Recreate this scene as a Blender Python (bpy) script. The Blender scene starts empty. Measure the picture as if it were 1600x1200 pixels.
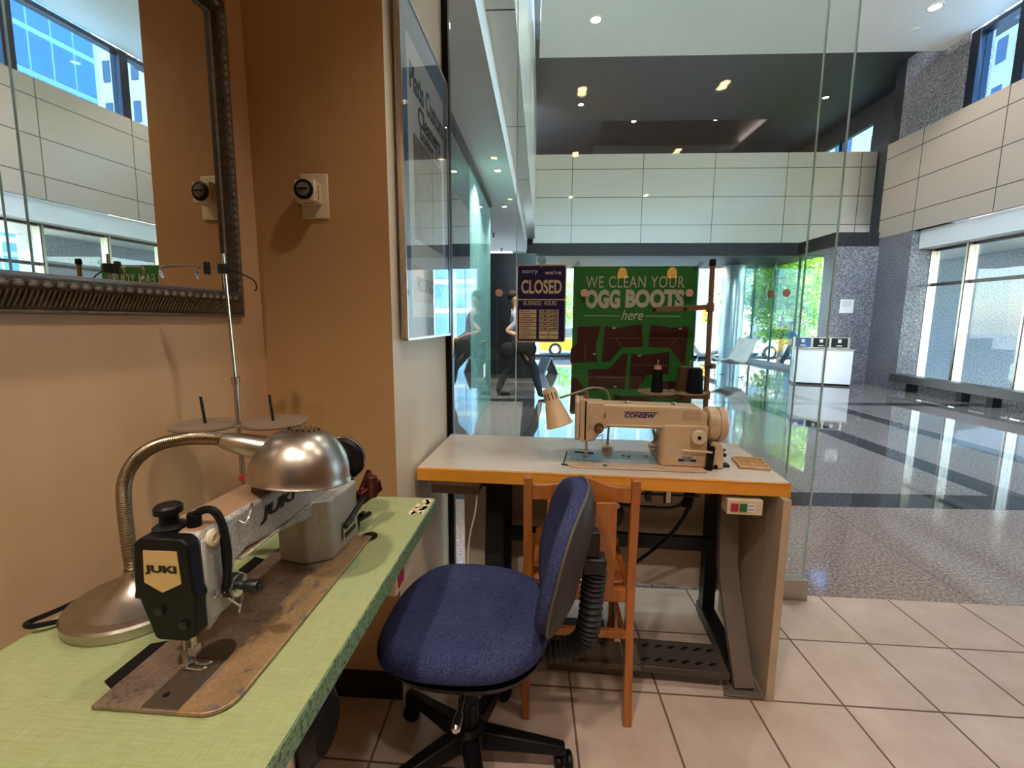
import bpy, bmesh, math, random
from mathutils import Matrix, Vector, Euler
random.seed(7)
SC = bpy.context.scene
COL = SC.collection
PI = math.pi

# ------------------------------------------------------------------ camera
def make_camera():
    f, h = 706.0, 1.26
    F = Vector((28, -97, 706)).normalized()
    D = Vector((-25, 5140, 706)); D = (D - F * D.dot(F)).normalized()
    R = D.cross(F)
    def w(x, y, z):
        c = Vector((x, y, z)); return Vector((c.dot(R), c.dot(F), -c.dot(D)))
    right, down, fwd = w(1, 0, 0), w(0, 1, 0), w(0, 0, 1)
    m = Matrix((( right.x, -down.x, -fwd.x, 0), (right.y, -down.y, -fwd.y, 0),
                (right.z, -down.z, -fwd.z, h), (0, 0, 0, 1)))
    cd = bpy.data.cameras.new('camera'); co = bpy.data.objects.new('camera', cd); COL.objects.link(co)
    co.matrix_world = m
    cd.sensor_fit = 'HORIZONTAL'; cd.sensor_width = 36; cd.lens = 36 * f / 1600
    cd.clip_start = .02; cd.clip_end = 400
    SC.camera = co
make_camera()

# ------------------------------------------------------------------ world, sun, exposure
world = bpy.data.worlds.new('world'); SC.world = world; world.use_nodes = True
wn = world.node_tree.nodes; wl = world.node_tree.links; wn.clear()
sky = wn.new('ShaderNodeTexSky'); sky.sky_type = 'NISHITA'; sky.sun_disc = False
sky.sun_elevation = math.radians(48); sky.sun_rotation = math.radians(215); sky.altitude = 100
bg = wn.new('ShaderNodeBackground'); bg.inputs[1].default_value = .9
wo = wn.new('ShaderNodeOutputWorld'); wl.new(sky.outputs[0], bg.inputs[0]); wl.new(bg.outputs[0], wo.inputs[0])

sd = bpy.data.lights.new('sun', 'SUN'); sd.energy = 11.0; sd.angle = math.radians(.6); sd.color = (1, .95, .86)
so = bpy.data.objects.new('sun', sd); COL.objects.link(so)
so.rotation_euler = (math.radians(40), math.radians(12), math.radians(-20)); so.location = (0, -10, 30)

vs = SC.view_settings
SC.display_settings.display_device = 'sRGB'
vs.view_transform = 'Standard'; vs.look = 'None'; vs.exposure = 1.28; vs.gamma = 1.0; vs.use_curve_mapping = False
cy = SC.cycles
cy.max_bounces = 9; cy.diffuse_bounces = 4; cy.glossy_bounces = 6; cy.transparent_max_bounces = 24
cy.transmission_bounces = 4; cy.caustics_reflective = False; cy.caustics_refractive = False
cy.sample_clamp_indirect = 6; cy.use_denoising = True

# ------------------------------------------------------------------ materials
def lin(c):
    if isinstance(c, str):
        c = c.lstrip('#'); c = [int(c[i:i + 2], 16) / 255 for i in (0, 2, 4)]
    return tuple((x / 12.92 if x <= .04045 else ((x + .055) / 1.055) ** 2.4) for x in c) + (1,)

class NT:
    def __init__(s, name):
        s.m = bpy.data.materials.new(name); s.m.use_nodes = True
        s.t = s.m.node_tree; s.t.nodes.clear()
        s.out = s.t.nodes.new('ShaderNodeOutputMaterial')
    def n(s, typ, **kw):
        nd = s.t.nodes.new(typ)
        for k, v in kw.items():
            if isinstance(k, str) and hasattr(nd, k): setattr(nd, k, v)
        return nd
    def l(s, a, b): s.t.links.new(a, b)
    def coord(s, kind='Object'): return s.n('ShaderNodeTexCoord').outputs[kind]
    def math(s, op, a, b=None):
        nd = s.n('ShaderNodeMath', operation=op)
        for i, v in enumerate((a, b)):
            if v is None: continue
            if isinstance(v, (int, float)): nd.inputs[i].default_value = v
            else: s.l(v, nd.inputs[i])
        return nd.outputs[0]
    def mix(s, fac, a, b):
        nd = s.n('ShaderNodeMix', data_type='RGBA')
        for i, v in ((0, fac), (6, a), (7, b)):
            if isinstance(v, (int, float)): nd.inputs[i].default_value = v
            elif isinstance(v, tuple): nd.inputs[i].default_value = v
            else: s.l(v, nd.inputs[i])
        return nd.outputs[2]
    def noise(s, vec, scale, detail=3, rough=.5):
        nd = s.n('ShaderNodeTexNoise'); nd.inputs['Scale'].default_value = scale
        nd.inputs['Detail'].default_value = detail; nd.inputs['Roughness'].default_value = rough
        s.l(vec, nd.inputs['Vector']); return nd.outputs['Fac']
    def ramp(s, fac, stops):
        nd = s.n('ShaderNodeValToRGB'); e = nd.color_ramp.elements
        while len(e) < len(stops): e.new(.5)
        for i, (p, c) in enumerate(stops):
            e[i].position = p; e[i].color = c if isinstance(c, tuple) else lin(c)
        s.l(fac, nd.inputs[0]); return nd.outputs[0]
    def scale(s, vec, xyz):
        nd = s.n('ShaderNodeMapping'); nd.inputs['Scale'].default_value = xyz; s.l(vec, nd.inputs['Vector']); return nd.outputs[0]
    def sep(s, vec):
        nd = s.n('ShaderNodeSeparateXYZ'); s.l(vec, nd.inputs[0]); return nd.outputs
    def bump(s, h, strength, dist=.002):
        nd = s.n('ShaderNodeBump'); nd.inputs['Strength'].default_value = strength
        nd.inputs['Distance'].default_value = dist; s.l(h, nd.inputs['Height']); return nd.outputs[0]
    def bsdf(s, col, rough=.5, metal=0., spec=.5, normal=None, coat=0, emit=None, estr=0):
        b = s.n('ShaderNodeBsdfPrincipled')
        for k, v in (('Base Color', col), ('Roughness', rough), ('Metallic', metal)):
            if isinstance(v, (int, float, tuple)): b.inputs[k].default_value = v
            else: s.l(v, b.inputs[k])
        b.inputs['Specular IOR Level'].default_value = spec
        if coat: b.inputs['Coat Weight'].default_value = coat; b.inputs['Coat Roughness'].default_value = .05
        if normal is not None: s.l(normal, b.inputs['Normal'])
        if emit: b.inputs['Emission Color'].default_value = emit; b.inputs['Emission Strength'].default_value = estr
        s.l(b.outputs[0], s.out.inputs[0]); s.b = b; return s.m
    def line(s, x, period, off, half):
        """1 on a line of half width `half` repeated every `period`"""
        t = s.math('DIVIDE', s.math('SUBTRACT', x, off), period)
        d = s.math('ABSOLUTE', s.math('SUBTRACT', s.math('FRACT', s.math('ADD', t, .5)), .5))
        return s.math('LESS_THAN', d, half / period)
    def band(s, x, a, b):
        return s.math('MULTIPLY', s.math('GREATER_THAN', x, a), s.math('LESS_THAN', x, b))

def mat(name, col, rough=.5, metal=0, spec=.5, var=.12, vscale=8, bump=None, coat=0):
    t = NT(name); c = lin(col); co = t.coord()
    d = tuple(x * (1 - var) for x in c[:3]) + (1,); u = tuple(min(1, x * (1 + var * .6)) for x in c[:3]) + (1,)
    fac = t.noise(co, vscale, 4)
    colour = t.ramp(fac, [(.3, d), (.7, u)])
    nrm = t.bump(t.noise(co, bump[0], 3), bump[1], .001) if bump else None
    return t.bsdf(colour, rough, metal, spec, nrm, coat)

def emissive(name, col, s, base='#ffffff'):
    t = NT(name); return t.bsdf(lin(base), .4, emit=lin(col), estr=s)

def granite(name, stops, scale=70, rough=.12, spec=.5):
    t = NT(name); co = t.coord()
    a = t.noise(co, scale, 5, .75); b = t.noise(co, 1.2, 2)
    f = t.math('ADD', a, t.math('MULTIPLY', t.math('SUBTRACT', b, .5), .12))
    return t.bsdf(t.ramp(f, stops), rough, 0, spec)

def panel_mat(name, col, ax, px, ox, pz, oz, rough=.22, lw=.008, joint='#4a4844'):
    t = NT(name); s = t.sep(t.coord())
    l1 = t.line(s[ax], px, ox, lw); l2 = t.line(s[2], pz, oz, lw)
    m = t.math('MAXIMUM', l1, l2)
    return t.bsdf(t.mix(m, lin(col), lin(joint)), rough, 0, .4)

def glass(name, tint, ior=1.45, rough=0.0):
    t = NT(name)
    tr = t.n('ShaderNodeBsdfTransparent'); tr.inputs[0].default_value = tint
    gl = t.n('ShaderNodeBsdfGlossy'); gl.inputs['Roughness'].default_value = rough; gl.inputs[0].default_value = (1, 1, 1, 1)
    g = t.n('ShaderNodeNewGeometry'); dp = t.n('ShaderNodeVectorMath', operation='DOT_PRODUCT')
    t.l(g.outputs['Normal'], dp.inputs[0]); t.l(g.outputs['Incoming'], dp.inputs[1])
    c = t.math('SUBTRACT', 1, t.math('ABSOLUTE', dp.outputs['Value'])); r0 = ((ior - 1) / (ior + 1)) ** 2
    fr = t.math('ADD', r0, t.math('MULTIPLY', t.math('POWER', c, 5), 1 - r0))
    mx = t.n('ShaderNodeMixShader'); t.l(fr, mx.inputs[0]); t.l(tr.outputs[0], mx.inputs[1]); t.l(gl.outputs[0], mx.inputs[2])
    t.l(mx.outputs[0], t.out.inputs[0]); return t.m

def wood(name, c1, c2, axis=(1, 14, 14), rough=.35):
    t = NT(name); v = t.scale(t.coord(), axis)
    f = t.noise(v, 6, 5, .6)
    return t.bsdf(t.ramp(f, [(.3, c1), (.7, c2)]), rough, 0, .4, coat=.25)

m_wall = None
def wall_paint(name, c1, c2, rough=.42):
    t = NT(name); co = t.coord()
    f = t.math('ADD', t.math('MULTIPLY', t.noise(co, 1.6, 4), .75), t.math('MULTIPLY', t.noise(t.scale(co, (5, 5, .6)), 3, 3), .25))
    return t.bsdf(t.ramp(f, [(.32, c1), (.68, c2)]), rough, 0, .35, t.bump(t.noise(co, 160, 2), .08, .001))

m_tan_daylit = wall_paint('tan_wall_paint_daylit', '#c39d76', '#cfab86')  # tan paint with the mirror wall's daylight put into its colour
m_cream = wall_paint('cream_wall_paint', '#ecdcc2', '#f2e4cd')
m_tan_shaded = wall_paint('tan_wall_paint_shaded', '#ad8658', '#b79064')  # same tan paint, the back wall's weaker light put into its colour
m_black = mat('black_plastic', '#0c0b0d', .42, 0, .22, .2, 40)
m_blackmetal = mat('black_metal', '#1b1b1d', .4, .3, .5, .2, 30)
m_dark = mat('dark_panel', '#15181b', .3, 0, .5, .1, 3)
m_chrome = mat('bright_steel', '#c9c7c2', .22, 1, .5, .1, 40)
m_steel = mat('brushed_steel', '#b5aca0', .3, 1, .5, .12, 25)
m_castgrey = mat('grey_hammered_paint', '#a29f98', .45, .15, .5, .12, 130, (260, .5))
m_bed = None
m_beige = mat('beige_enamel', '#cfb592', .38, 0, .5, .06, 30)
m_beige2 = mat('beige_lamp_enamel', '#dcbb90', .35, 0, .5, .05, 20)
m_cream_plastic = mat('cream_plastic', '#d6c7a8', .4, 0, .5, .05, 20)
m_white = mat('white_paint', '#e8e6e0', .5, 0, .4, .03, 3)
m_white_gloss = mat('white_gloss', '#efefee', .15, 0, .5, .03, 3)
m_alu = mat('champagne_aluminium', '#b8b2a6', .33, .8, .5, .08, 6)
m_alu_dark = mat('dark_bronze_frame', '#4b4542', .35, .4, .5, .1, 6)
m_navy_frame = mat('dark_blue_frame', '#1d2633', .3, .3, .5, .1, 6)
m_orange_edge = wood('orange_wood_edge', '#e09428', '#e9a238', (1, 16, 16), .4)
m_chairwood = wood('cherry_stained_wood', '#98531f', '#ae692c', (10, 10, 1.2), .33)
m_blue_letter = mat('blue_lettering', '#2a2a6a', .4, 0, .4, .02)
m_ink = mat('black_lettering', '#191712', .5, 0, .3, .02)
m_white_letter = mat('grey_white_lettering', '#cfcabb', .6, 0, .3, .03)
m_gold_letter = mat('tan_gold_lettering', '#cdb796', .6, 0, .3, .05, 60)
m_navy = mat('navy_sign_face', '#17184d', .4, 0, .4, .08, 20)
m_red = mat('red_plastic', '#a8212b', .4, 0, .5, .05)
m_green_btn = mat('green_plastic', '#1d6a36', .4, 0, .5, .05)
m_brown = mat('brown_leather_print', '#4a1f1c', .5, 0, .35, .25, 18)
m_green_sign = mat('green_poster_paper', '#2a7a36', .45, 0, .4, .12, 4)
m_pole = mat('bronze_brown_pole', '#7c6048', .45, .2, .5, .1, 30)
m_thread = mat('black_thread', '#101116', .8, 0, .2, .3, 200, (400, .6))
m_thread_brown = mat('brown_thread', '#5b4632', .8, 0, .2, .2, 200, (400, .6))
m_rubber = mat('rubber_bellows', '#24211f', .6, 0, .4, .2, 60)
m_pink = mat('pink_plastic', '#d8a496', .5, 0, .4, .05)
m_clear = glass('clear_plastic', (.72, .78, .75, 1), 1.6, .25)
m_brass = mat('brass', '#a98245', .3, 1, .5, .1, 30)
m_greybeige = mat('grey_beige_laminate', '#b3a28f', .5, 0, .4, .06, 5)
m_legsteel = mat('grey_stand_steel', '#6d6157', .5, .2, .5, .08, 10)
m_concrete = mat('light_concrete', '#a9a49c', .8, 0, .3, .08, 2)
m_asphalt = mat('asphalt', '#7c7d80', .9, 0, .3, .1, 4)
m_glass = glass('window_glass', (.955, .985, .975, 1), 1.42)
m_glass_ext = glass('facade_glass', (.93, .975, .985, 1), 1.42)
m_glass_blue = glass('blue_window_glass', (.50, .67, .80, 1), 1.45)
m_glass_edge = mat('green_glass_edge', '#cfe8e0', .1, 0, .6, .05)
m_bronze_led = None

t = NT('mirror_silvered'); m_mirror = t.bsdf((.93, .93, .92, 1), .008, 1)

# worn sewing-machine bed: rubbed grey paint, plus a lit front strip painted tan
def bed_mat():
    t = NT('worn_lit_bed_paint'); co = t.coord()
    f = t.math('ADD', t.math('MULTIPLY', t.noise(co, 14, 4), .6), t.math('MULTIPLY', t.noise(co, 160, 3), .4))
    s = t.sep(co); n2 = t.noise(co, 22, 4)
    worn = t.math('LESS_THAN', t.math('SUBTRACT', s[1], t.math('MULTIPLY', n2, .06)), .028)  # light falling on the front strip painted in tan, broken up like wear
    worn = t.math('MULTIPLY', worn, t.math('LESS_THAN', t.noise(co, 45, 4), .61))  # worn masks the light painted on the front strip
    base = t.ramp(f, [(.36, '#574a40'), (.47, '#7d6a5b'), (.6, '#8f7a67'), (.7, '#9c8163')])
    return t.bsdf(t.mix(worn, base, t.ramp(f, [(.36, '#866a4c'), (.6, '#a98862')])), .38, .35, .5, t.bump(t.noise(co, 300, 2), .2, .0005))  # tan of the lit front strip mixed over the grey paint
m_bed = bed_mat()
def two_tone_bed():
    t = NT('two_tone_bed_paint'); co = t.coord(); s = t.sep(co); n = t.noise(co, 30, 3)
    front = t.math('LESS_THAN', t.math('ADD', s[1], t.math('MULTIPLY', n, .012)), .066)
    return t.bsdf(t.mix(front, t.ramp(n, [(.3, '#8b8c86'), (.7, '#a3a49c')]), t.ramp(n, [(.3, '#d0ad8c'), (.7, '#dcbf9f')])), .32, .1, .5)
def arm_dust():
    t = NT('grey_hammered_paint_with_dust'); co = t.coord(); g = t.n('ShaderNodeNewGeometry'); s = t.sep(g.outputs['Normal'])
    up = t.math('GREATER_THAN', t.math('ADD', s[2], t.math('MULTIPLY', t.noise(co, 60, 3), .3)), .95)
    base = t.ramp(t.noise(co, 220, 3), [(.35, '#918f89'), (.65, '#b9b7b0')])
    return t.bsdf(t.mix(up, base, lin('#96765a')), .5, .1, .45, t.bump(t.noise(co, 260, 2), .4, .001))
m_juki = arm_dust()

def laminate_green():
    t = NT('green_linen_laminate'); co = t.coord()
    w = t.noise(t.scale(co, (220, 18, 1)), 1.5, 2); w2 = t.noise(t.scale(co, (18, 220, 1)), 1.5, 2)
    f = t.math('MULTIPLY', t.math('ADD', w, w2), .5)
    f = t.math('ADD', t.math('MULTIPLY', f, .75), t.math('MULTIPLY', t.noise(co, 3, 3), .25))
    return t.bsdf(t.ramp(f, [(.34, '#8f9766'), (.5, '#9aa172'), (.66, '#a6ac7e')]), .42, 0, .4)
m_green_top = laminate_green()
def edge_green():
    t = NT('green_fleck_edge'); co = t.coord()
    f = t.noise(t.scale(co, (1, 1, 1.5)), 130, 2)
    return t.bsdf(t.ramp(f, [(.38, '#2f4a3c'), (.46, '#6f8d6a'), (.8, '#86a37c')]), .45, 0, .4)
m_green_edge = edge_green()
def laminate_white():
    t = NT('worn_white_laminate'); co = t.coord()
    f = t.math('ADD', t.math('MULTIPLY', t.noise(co, 3.5, 4), .8), t.math('MULTIPLY', t.noise(co, 60, 2), .2))
    return t.bsdf(t.ramp(f, [(.3, '#c3b3a4'), (.5, '#d6c8ba'), (.7, '#e0d6cb')]), .27, 0, .5)
m_white_top = laminate_white()
def fabric():
    t = NT('blue_tweed_fabric'); co = t.coord()
    f = t.math('ADD', t.math('MULTIPLY', t.noise(co, 260, 2), .7), t.math('MULTIPLY', t.noise(co, 6, 3), .3))
    return t.bsdf(t.ramp(f, [(.35, '#25294a'), (.5, '#343a5e'), (.68, '#4b5070')]), .95, 0, .15, t.bump(t.noise(co, 320, 2), .5, .002))
m_fabric = fabric()
def frame_mat():
    t = NT('antique_silver_frame'); co = t.coord()
    f = t.noise(co, 60, 4, .7)
    return t.bsdf(t.ramp(f, [(.3, '#332d29'), (.55, '#4d463f'), (.8, '#6d655c')]), .36, .5, .5, t.bump(t.noise(co, 40, 2), .15, .001))
m_frame = frame_mat()

m_frame_hi = mat('silver_leaf_highlight', '#857b6d', .38, .6, .5, .3, 60)
def tile_floor():
    t = NT('beige_ceramic_tiles'); co = t.coord(); s = t.sep(co)
    v = t.math('ADD', s[1], t.math('MULTIPLY', s[0], .04))
    l = t.math('MAXIMUM', t.line(s[0], .301, 1.057, .0036), t.line(v, .3185, 1.428, .0036))
    base = t.ramp(t.noise(co, 5, 5, .6), [(.3, '#b39c8b'), (.5, '#bfa999'), (.7, '#cab6a8')])
    return t.bsdf(t.mix(l, base, lin('#6b5545')), t.math('ADD', .3, t.math('MULTIPLY', l, .5)), 0, .45, t.bump(t.math('SUBTRACT', 1, l), .5, .002))
m_tile = tile_floor()

def lobby_floor():
    t = NT('polished_granite_floor'); co = t.coord(); s = t.sep(co)
    a = t.noise(co, 70, 6, .8)
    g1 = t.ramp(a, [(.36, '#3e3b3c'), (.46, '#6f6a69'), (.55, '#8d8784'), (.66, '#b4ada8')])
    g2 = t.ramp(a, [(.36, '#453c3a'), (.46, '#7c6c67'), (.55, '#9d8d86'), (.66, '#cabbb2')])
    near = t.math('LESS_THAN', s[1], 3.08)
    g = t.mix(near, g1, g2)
    dark = t.math('MAXIMUM', t.band(s[1], 3.08, 3.34), t.math('MULTIPLY', t.math('GREATER_THAN', s[1], 3.2), t.math('MAXIMUM', t.band(s[0], 3.41, 3.68), t.band(s[0], 4.5, 4.74))))
    dark = t.math('MAXIMUM', dark, t.band(s[1], 7.1, 7.37))
    dark = t.math('MAXIMUM', dark, t.math('MULTIPLY', t.band(s[0], -.1, .12), t.band(s[1], 2.6, 7.2)))
    dk = t.ramp(a, [(.35, '#232325'), (.65, '#3b3b3e')])
    j = t.math('MAXIMUM', t.line(s[0], 1.45, .6, .0025), t.line(s[1], 1.2, 4.28, .0025))
    c = t.mix(j, t.mix(dark, g, dk), lin('#3a3837'))
    r = t.math('ADD', .035, t.math('MULTIPLY', near, .05))
    return t.bsdf(c, r, 0, .75)
m_lobby_floor = lobby_floor()
m_granite = granite('grey_granite_cladding', [(.38, '#3c3b40'), (.47, '#66656b'), (.55, '#86858b'), (.66, '#b3b2b6')], 45, .3, .3)
m_granite_dark = granite('dark_granite_band', [(.38, '#17181b'), (.55, '#2b2c30'), (.66, '#424347')], 45, .5, .2)
m_granite_out = granite('outdoor_granite_wall', [(.36, '#959daa'), (.5, '#bcc3ce'), (.66, '#dde2ea')], 25, .5)
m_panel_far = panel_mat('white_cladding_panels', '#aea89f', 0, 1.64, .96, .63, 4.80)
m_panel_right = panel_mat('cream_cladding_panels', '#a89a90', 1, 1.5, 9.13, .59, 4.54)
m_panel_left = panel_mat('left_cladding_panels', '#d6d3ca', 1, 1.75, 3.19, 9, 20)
m_ceil_white = mat('white_ceiling_paint', '#f4f3ee', .6, 0, .3, .02, 1)
m_ceil_dark = mat('charcoal_ceiling_paint', '#3a3c40', .5, 0, .3, .05, 2)
m_soffit = mat('grey_soffit_paint', '#e4e6e6', .5, 0, .3, .03, 2)

def leaf_mat(name, a, b):
    t = NT(name); co = t.coord()
    c = t.ramp(t.noise(co, 3.5, 4), [(.35, a), (.65, b)])
    d = t.n('ShaderNodeBsdfDiffuse'); tr = t.n('ShaderNodeBsdfTranslucent'); t.l(c, d.inputs[0]); t.l(c, tr.inputs[0])
    mx = t.n('ShaderNodeMixShader'); mx.inputs[0].default_value = .5
    t.l(d.outputs[0], mx.inputs[1]); t.l(tr.outputs[0], mx.inputs[2]); t.l(mx.outputs[0], t.out.inputs[0]); return t.m
m_leaf = leaf_mat('leaf_green', '#5f9a3a', '#b9d95a')
m_bark = mat('bark', '#6b5d52', .9, 0, .2, .2, 12)

# ------------------------------------------------------------------ mesh helpers
class MB:
    def __init__(s): s.v = []; s.f = []
    def add(s, vs, fs, M=None):
        k = len(s.v)
        s.v += [tuple(M @ Vector(p)) if M is not None else tuple(p) for p in vs]
        s.f += [tuple(i + k for i in f) for f in fs]; return s
    def box(s, x0, x1, y0, y1, z0, z1, M=None):
        vs = [(x, y, z) for z in (z0, z1) for y in (y0, y1) for x in (x0, x1)]
        return s.add(vs, [(0, 2, 3, 1), (4, 5, 7, 6), (0, 1, 5, 4), (2, 6, 7, 3), (0, 4, 6, 2), (1, 3, 7, 5)], M)
    def prism(s, pts, a, b, plane='xz', M=None):
        def p3(p, t):
            return {'xz': (p[0], t, p[1]), 'xy': (p[0], p[1], t), 'yz': (t, p[0], p[1])}[plane]
        n = len(pts); vs = [p3(p, a) for p in pts] + [p3(p, b) for p in pts]
        fs = [tuple(range(n)), tuple(range(2 * n - 1, n - 1, -1))] + [(i, (i + 1) % n, n + (i + 1) % n, n + i) for i in range(n)]
        return s.add(vs, fs, M)
    def lathe(s, prof, seg=32, M=None, cap=True):
        vs = []; fs = []
        for r, z in prof:
            for i in range(seg):
                a = 2 * PI * i / seg; vs.append((r * math.cos(a), r * math.sin(a), z))
        for j in range(len(prof) - 1):
            for i in range(seg):
                fs.append((j * seg + i, j * seg + (i + 1) % seg, (j + 1) * seg + (i + 1) % seg, (j + 1) * seg + i))
        if cap:
            if prof[0][0] > 1e-5: fs.append(tuple(range(seg - 1, -1, -1)))
            if prof[-1][0] > 1e-5: fs.append(tuple((len(prof) - 1) * seg + i for i in range(seg)))
        return s.add(vs, fs, M)
    def tube(s, pts, r, seg=10, M=None, cap=True):
        pts = [Vector(p) for p in pts]; n = len(pts); rs = r if isinstance(r, (list, tuple)) else [r] * n
        vs = []; fs = []; nrm = None
        for i, p in enumerate(pts):
            tg = (pts[min(i + 1, n - 1)] - pts[max(i - 1, 0)]).normalized()
            if nrm is None:
                a = Vector((0, 0, 1)) if abs(tg.z) < .9 else Vector((1, 0, 0)); nrm = (a - tg * a.dot(tg)).normalized()
            else:
                nrm = nrm - tg * nrm.dot(tg)
                nrm = nrm.normalized() if nrm.length > 1e-6 else Vector((1, 0, 0))
            b = tg.cross(nrm)
            for k in range(seg):
                a = 2 * PI * k / seg; vs.append(p + (nrm * math.cos(a) + b * math.sin(a)) * rs[i])
        for i in range(n - 1):
            for k in range(seg):
                fs.append((i * seg + k, i * seg + (k + 1) % seg, (i + 1) * seg + (k + 1) % seg, (i + 1) * seg + k))
        if cap: fs += [tuple(range(seg - 1, -1, -1)), tuple((n - 1) * seg + k for k in range(seg))]
        return s.add(vs, fs, M)
    def rod(s, a, b, r, seg=10, M=None): return s.tube([a, b], r, seg, M)
    def bar(s, a, b, w, d, up=(0, 0, 1), M=None):
        """rectangular bar from a to b, w across, d deep"""
        a, b = Vector(a), Vector(b); t = (b - a).normalized(); u = Vector(up)
        x = t.cross(u).normalized(); y = x.cross(t)
        vs = [p + x * sx * w / 2 + y * sy * d / 2 for p in (a, b) for sx, sy in ((-1, -1), (1, -1), (1, 1), (-1, 1))]
        return s.add(vs, [(0, 1, 2, 3), (7, 6, 5, 4), (0, 4, 5, 1), (1, 5, 6, 2), (2, 6, 7, 3), (3, 7, 4, 0)], M)
    def ball(s, c, r, seg=16, rings=10, M=None):
        rx, ry, rz = r if isinstance(r, (tuple, list)) else (r, r, r)
        prof = [(max(1e-6, math.sin(PI * i / rings)), -math.cos(PI * i / rings)) for i in range(rings + 1)]
        k = MB().lathe(prof, seg, None, False)
        T = Matrix.Translation(c) @ Matrix.Diagonal((rx, ry, rz, 1))
        return s.add(k.v, k.f, M @ T if M is not None else T)
    def grid(s, fn, nu, nv, M=None):
        vs = [fn(i / nu, j / nv) for j in range(nv + 1) for i in range(nu + 1)]
        fs = [(j * (nu + 1) + i, j * (nu + 1) + i + 1, (j + 1) * (nu + 1) + i + 1, (j + 1) * (nu + 1) + i) for j in range(nv) for i in range(nu)]
        return s.add(vs, fs, M)
    def build(s, name, m, parent=None, bevel=0, seg=2, subsurf=0, solid=0, angle=35, flip=True):
        me = bpy.data.meshes.new(name)
        bm = bmesh.new(); vv = [bm.verts.new(p) for p in s.v]
        for f in s.f:
            try: bm.faces.new([vv[i] for i in f])
            except ValueError: pass
        bmesh.ops.remove_doubles(bm, verts=bm.verts, dist=1e-6)
        if flip: bmesh.ops.recalc_face_normals(bm, faces=bm.faces)
        bm.to_mesh(me); bm.free()
        me.polygons.foreach_set('use_smooth', [True] * len(me.polygons))
        me.set_sharp_from_angle(angle=math.radians(angle))
        me.materials.append(m)
        o = bpy.data.objects.new(name, me); COL.objects.link(o)
        if parent is not None: o.parent = parent
        if solid:
            md = o.modifiers.new('solid', 'SOLIDIFY'); md.thickness = solid; md.offset = 0
        if bevel:
            md = o.modifiers.new('bevel', 'BEVEL'); md.width = bevel; md.segments = seg; md.limit_method = 'ANGLE'; md.angle_limit = math.radians(38)
        if subsurf:
            md = o.modifiers.new('sub', 'SUBSURF'); md.levels = subsurf; md.render_levels = subsurf
        return o

def T(x=0, y=0, z=0, rx=0, ry=0, rz=0): return Matrix.Translation((x, y, z)) @ Euler((rx, ry, rz)).to_matrix().to_4x4()
def toward(a, b):
    """matrix with z along a->b at a"""
    a, b = Vector(a), Vector(b); return Matrix.Translation(a) @ (b - a).to_track_quat('Z', 'Y').to_matrix().to_4x4()
def smooth_path(pts, n=8):
    """Catmull-Rom through pts"""
    P = [Vector(p) for p in pts]; P = [P[0] * 2 - P[1]] + P + [P[-1] * 2 - P[-2]]; out = []
    for i in range(1, len(P) - 2):
        for k in range(n):
            t = k / n; a, b, c, d = P[i - 1:i + 3]
            out.append(.5 * ((2 * b) + (c - a) * t + (2 * a - 5 * b + 4 * c - d) * t * t + (3 * b - a - 3 * c + d) * t ** 3))
    return out + [P[-2]]

def tag(o, label, cat, group=None):
    o['label'] = label; o['category'] = cat
    if group: o['group'] = group
    return o
def thing(name, label, cat, loc=(0, 0, 0), rz=0, group=None):
    o = bpy.data.objects.new(name, None); COL.objects.link(o); o.empty_display_size = .05
    o.location = loc; o.rotation_euler = (0, 0, rz)
    return tag(o, label, cat, group)
def struct(o, label=None):
    o['kind'] = 'structure'
    if label: o['label'] = label
    return o
def dup(root, loc=None, rz=None, label=None):
    r = root.copy(); COL.objects.link(r)
    if loc is not None: r.location = loc
    if rz is not None: r.rotation_euler = (0, 0, rz)
    if label: r['label'] = label
    for ch in list(root.children):
        c = ch.copy(); COL.objects.link(c); c.parent = r
        for g in list(ch.children):
            d = g.copy(); COL.objects.link(d); d.parent = c
    return r

def lettering(s, M, w, h, m, parent, name='lettering', bold=0, shear=0, ext=.0004, spacing=1):
    """text mesh fitted into w x h, centred, lying in the XY plane of M"""
    cu = bpy.data.curves.new('txt', 'FONT'); cu.body = s; cu.offset = bold; cu.shear = shear; cu.extrude = .01
    cu.space_character = spacing; cu.resolution_u = 3
    to = bpy.data.objects.new('txt', cu); COL.objects.link(to)
    me = bpy.data.meshes.new_from_object(to.evaluated_get(bpy.context.evaluated_depsgraph_get()))
    bpy.data.objects.remove(to); bpy.data.curves.remove(cu)
    xs = [v.co.x for v in me.vertices]; ys = [v.co.y for v in me.vertices]
    x0, x1, y0, y1 = min(xs), max(xs), min(ys), max(ys)
    for v in me.vertices:
        v.co = M @ Vector(((v.co.x - (x0 + x1) / 2) / (x1 - x0) * w, (v.co.y - (y0 + y1) / 2) / (y1 - y0) * h, v.co.z / .01 * ext))
    me.materials.clear(); me.materials.append(m); me.name = name
    o = bpy.data.objects.new(name, me); COL.objects.link(o)
    if parent is not None: o.parent = parent
    return o
FRONT = lambda x, y, z: T(x, y, z, PI / 2, 0, 0)           # faces -y, reads along +x
SIDE = lambda x, y, z: T(x, y, z, PI / 2, 0, PI / 2)       # faces +x, reads along +y

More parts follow.
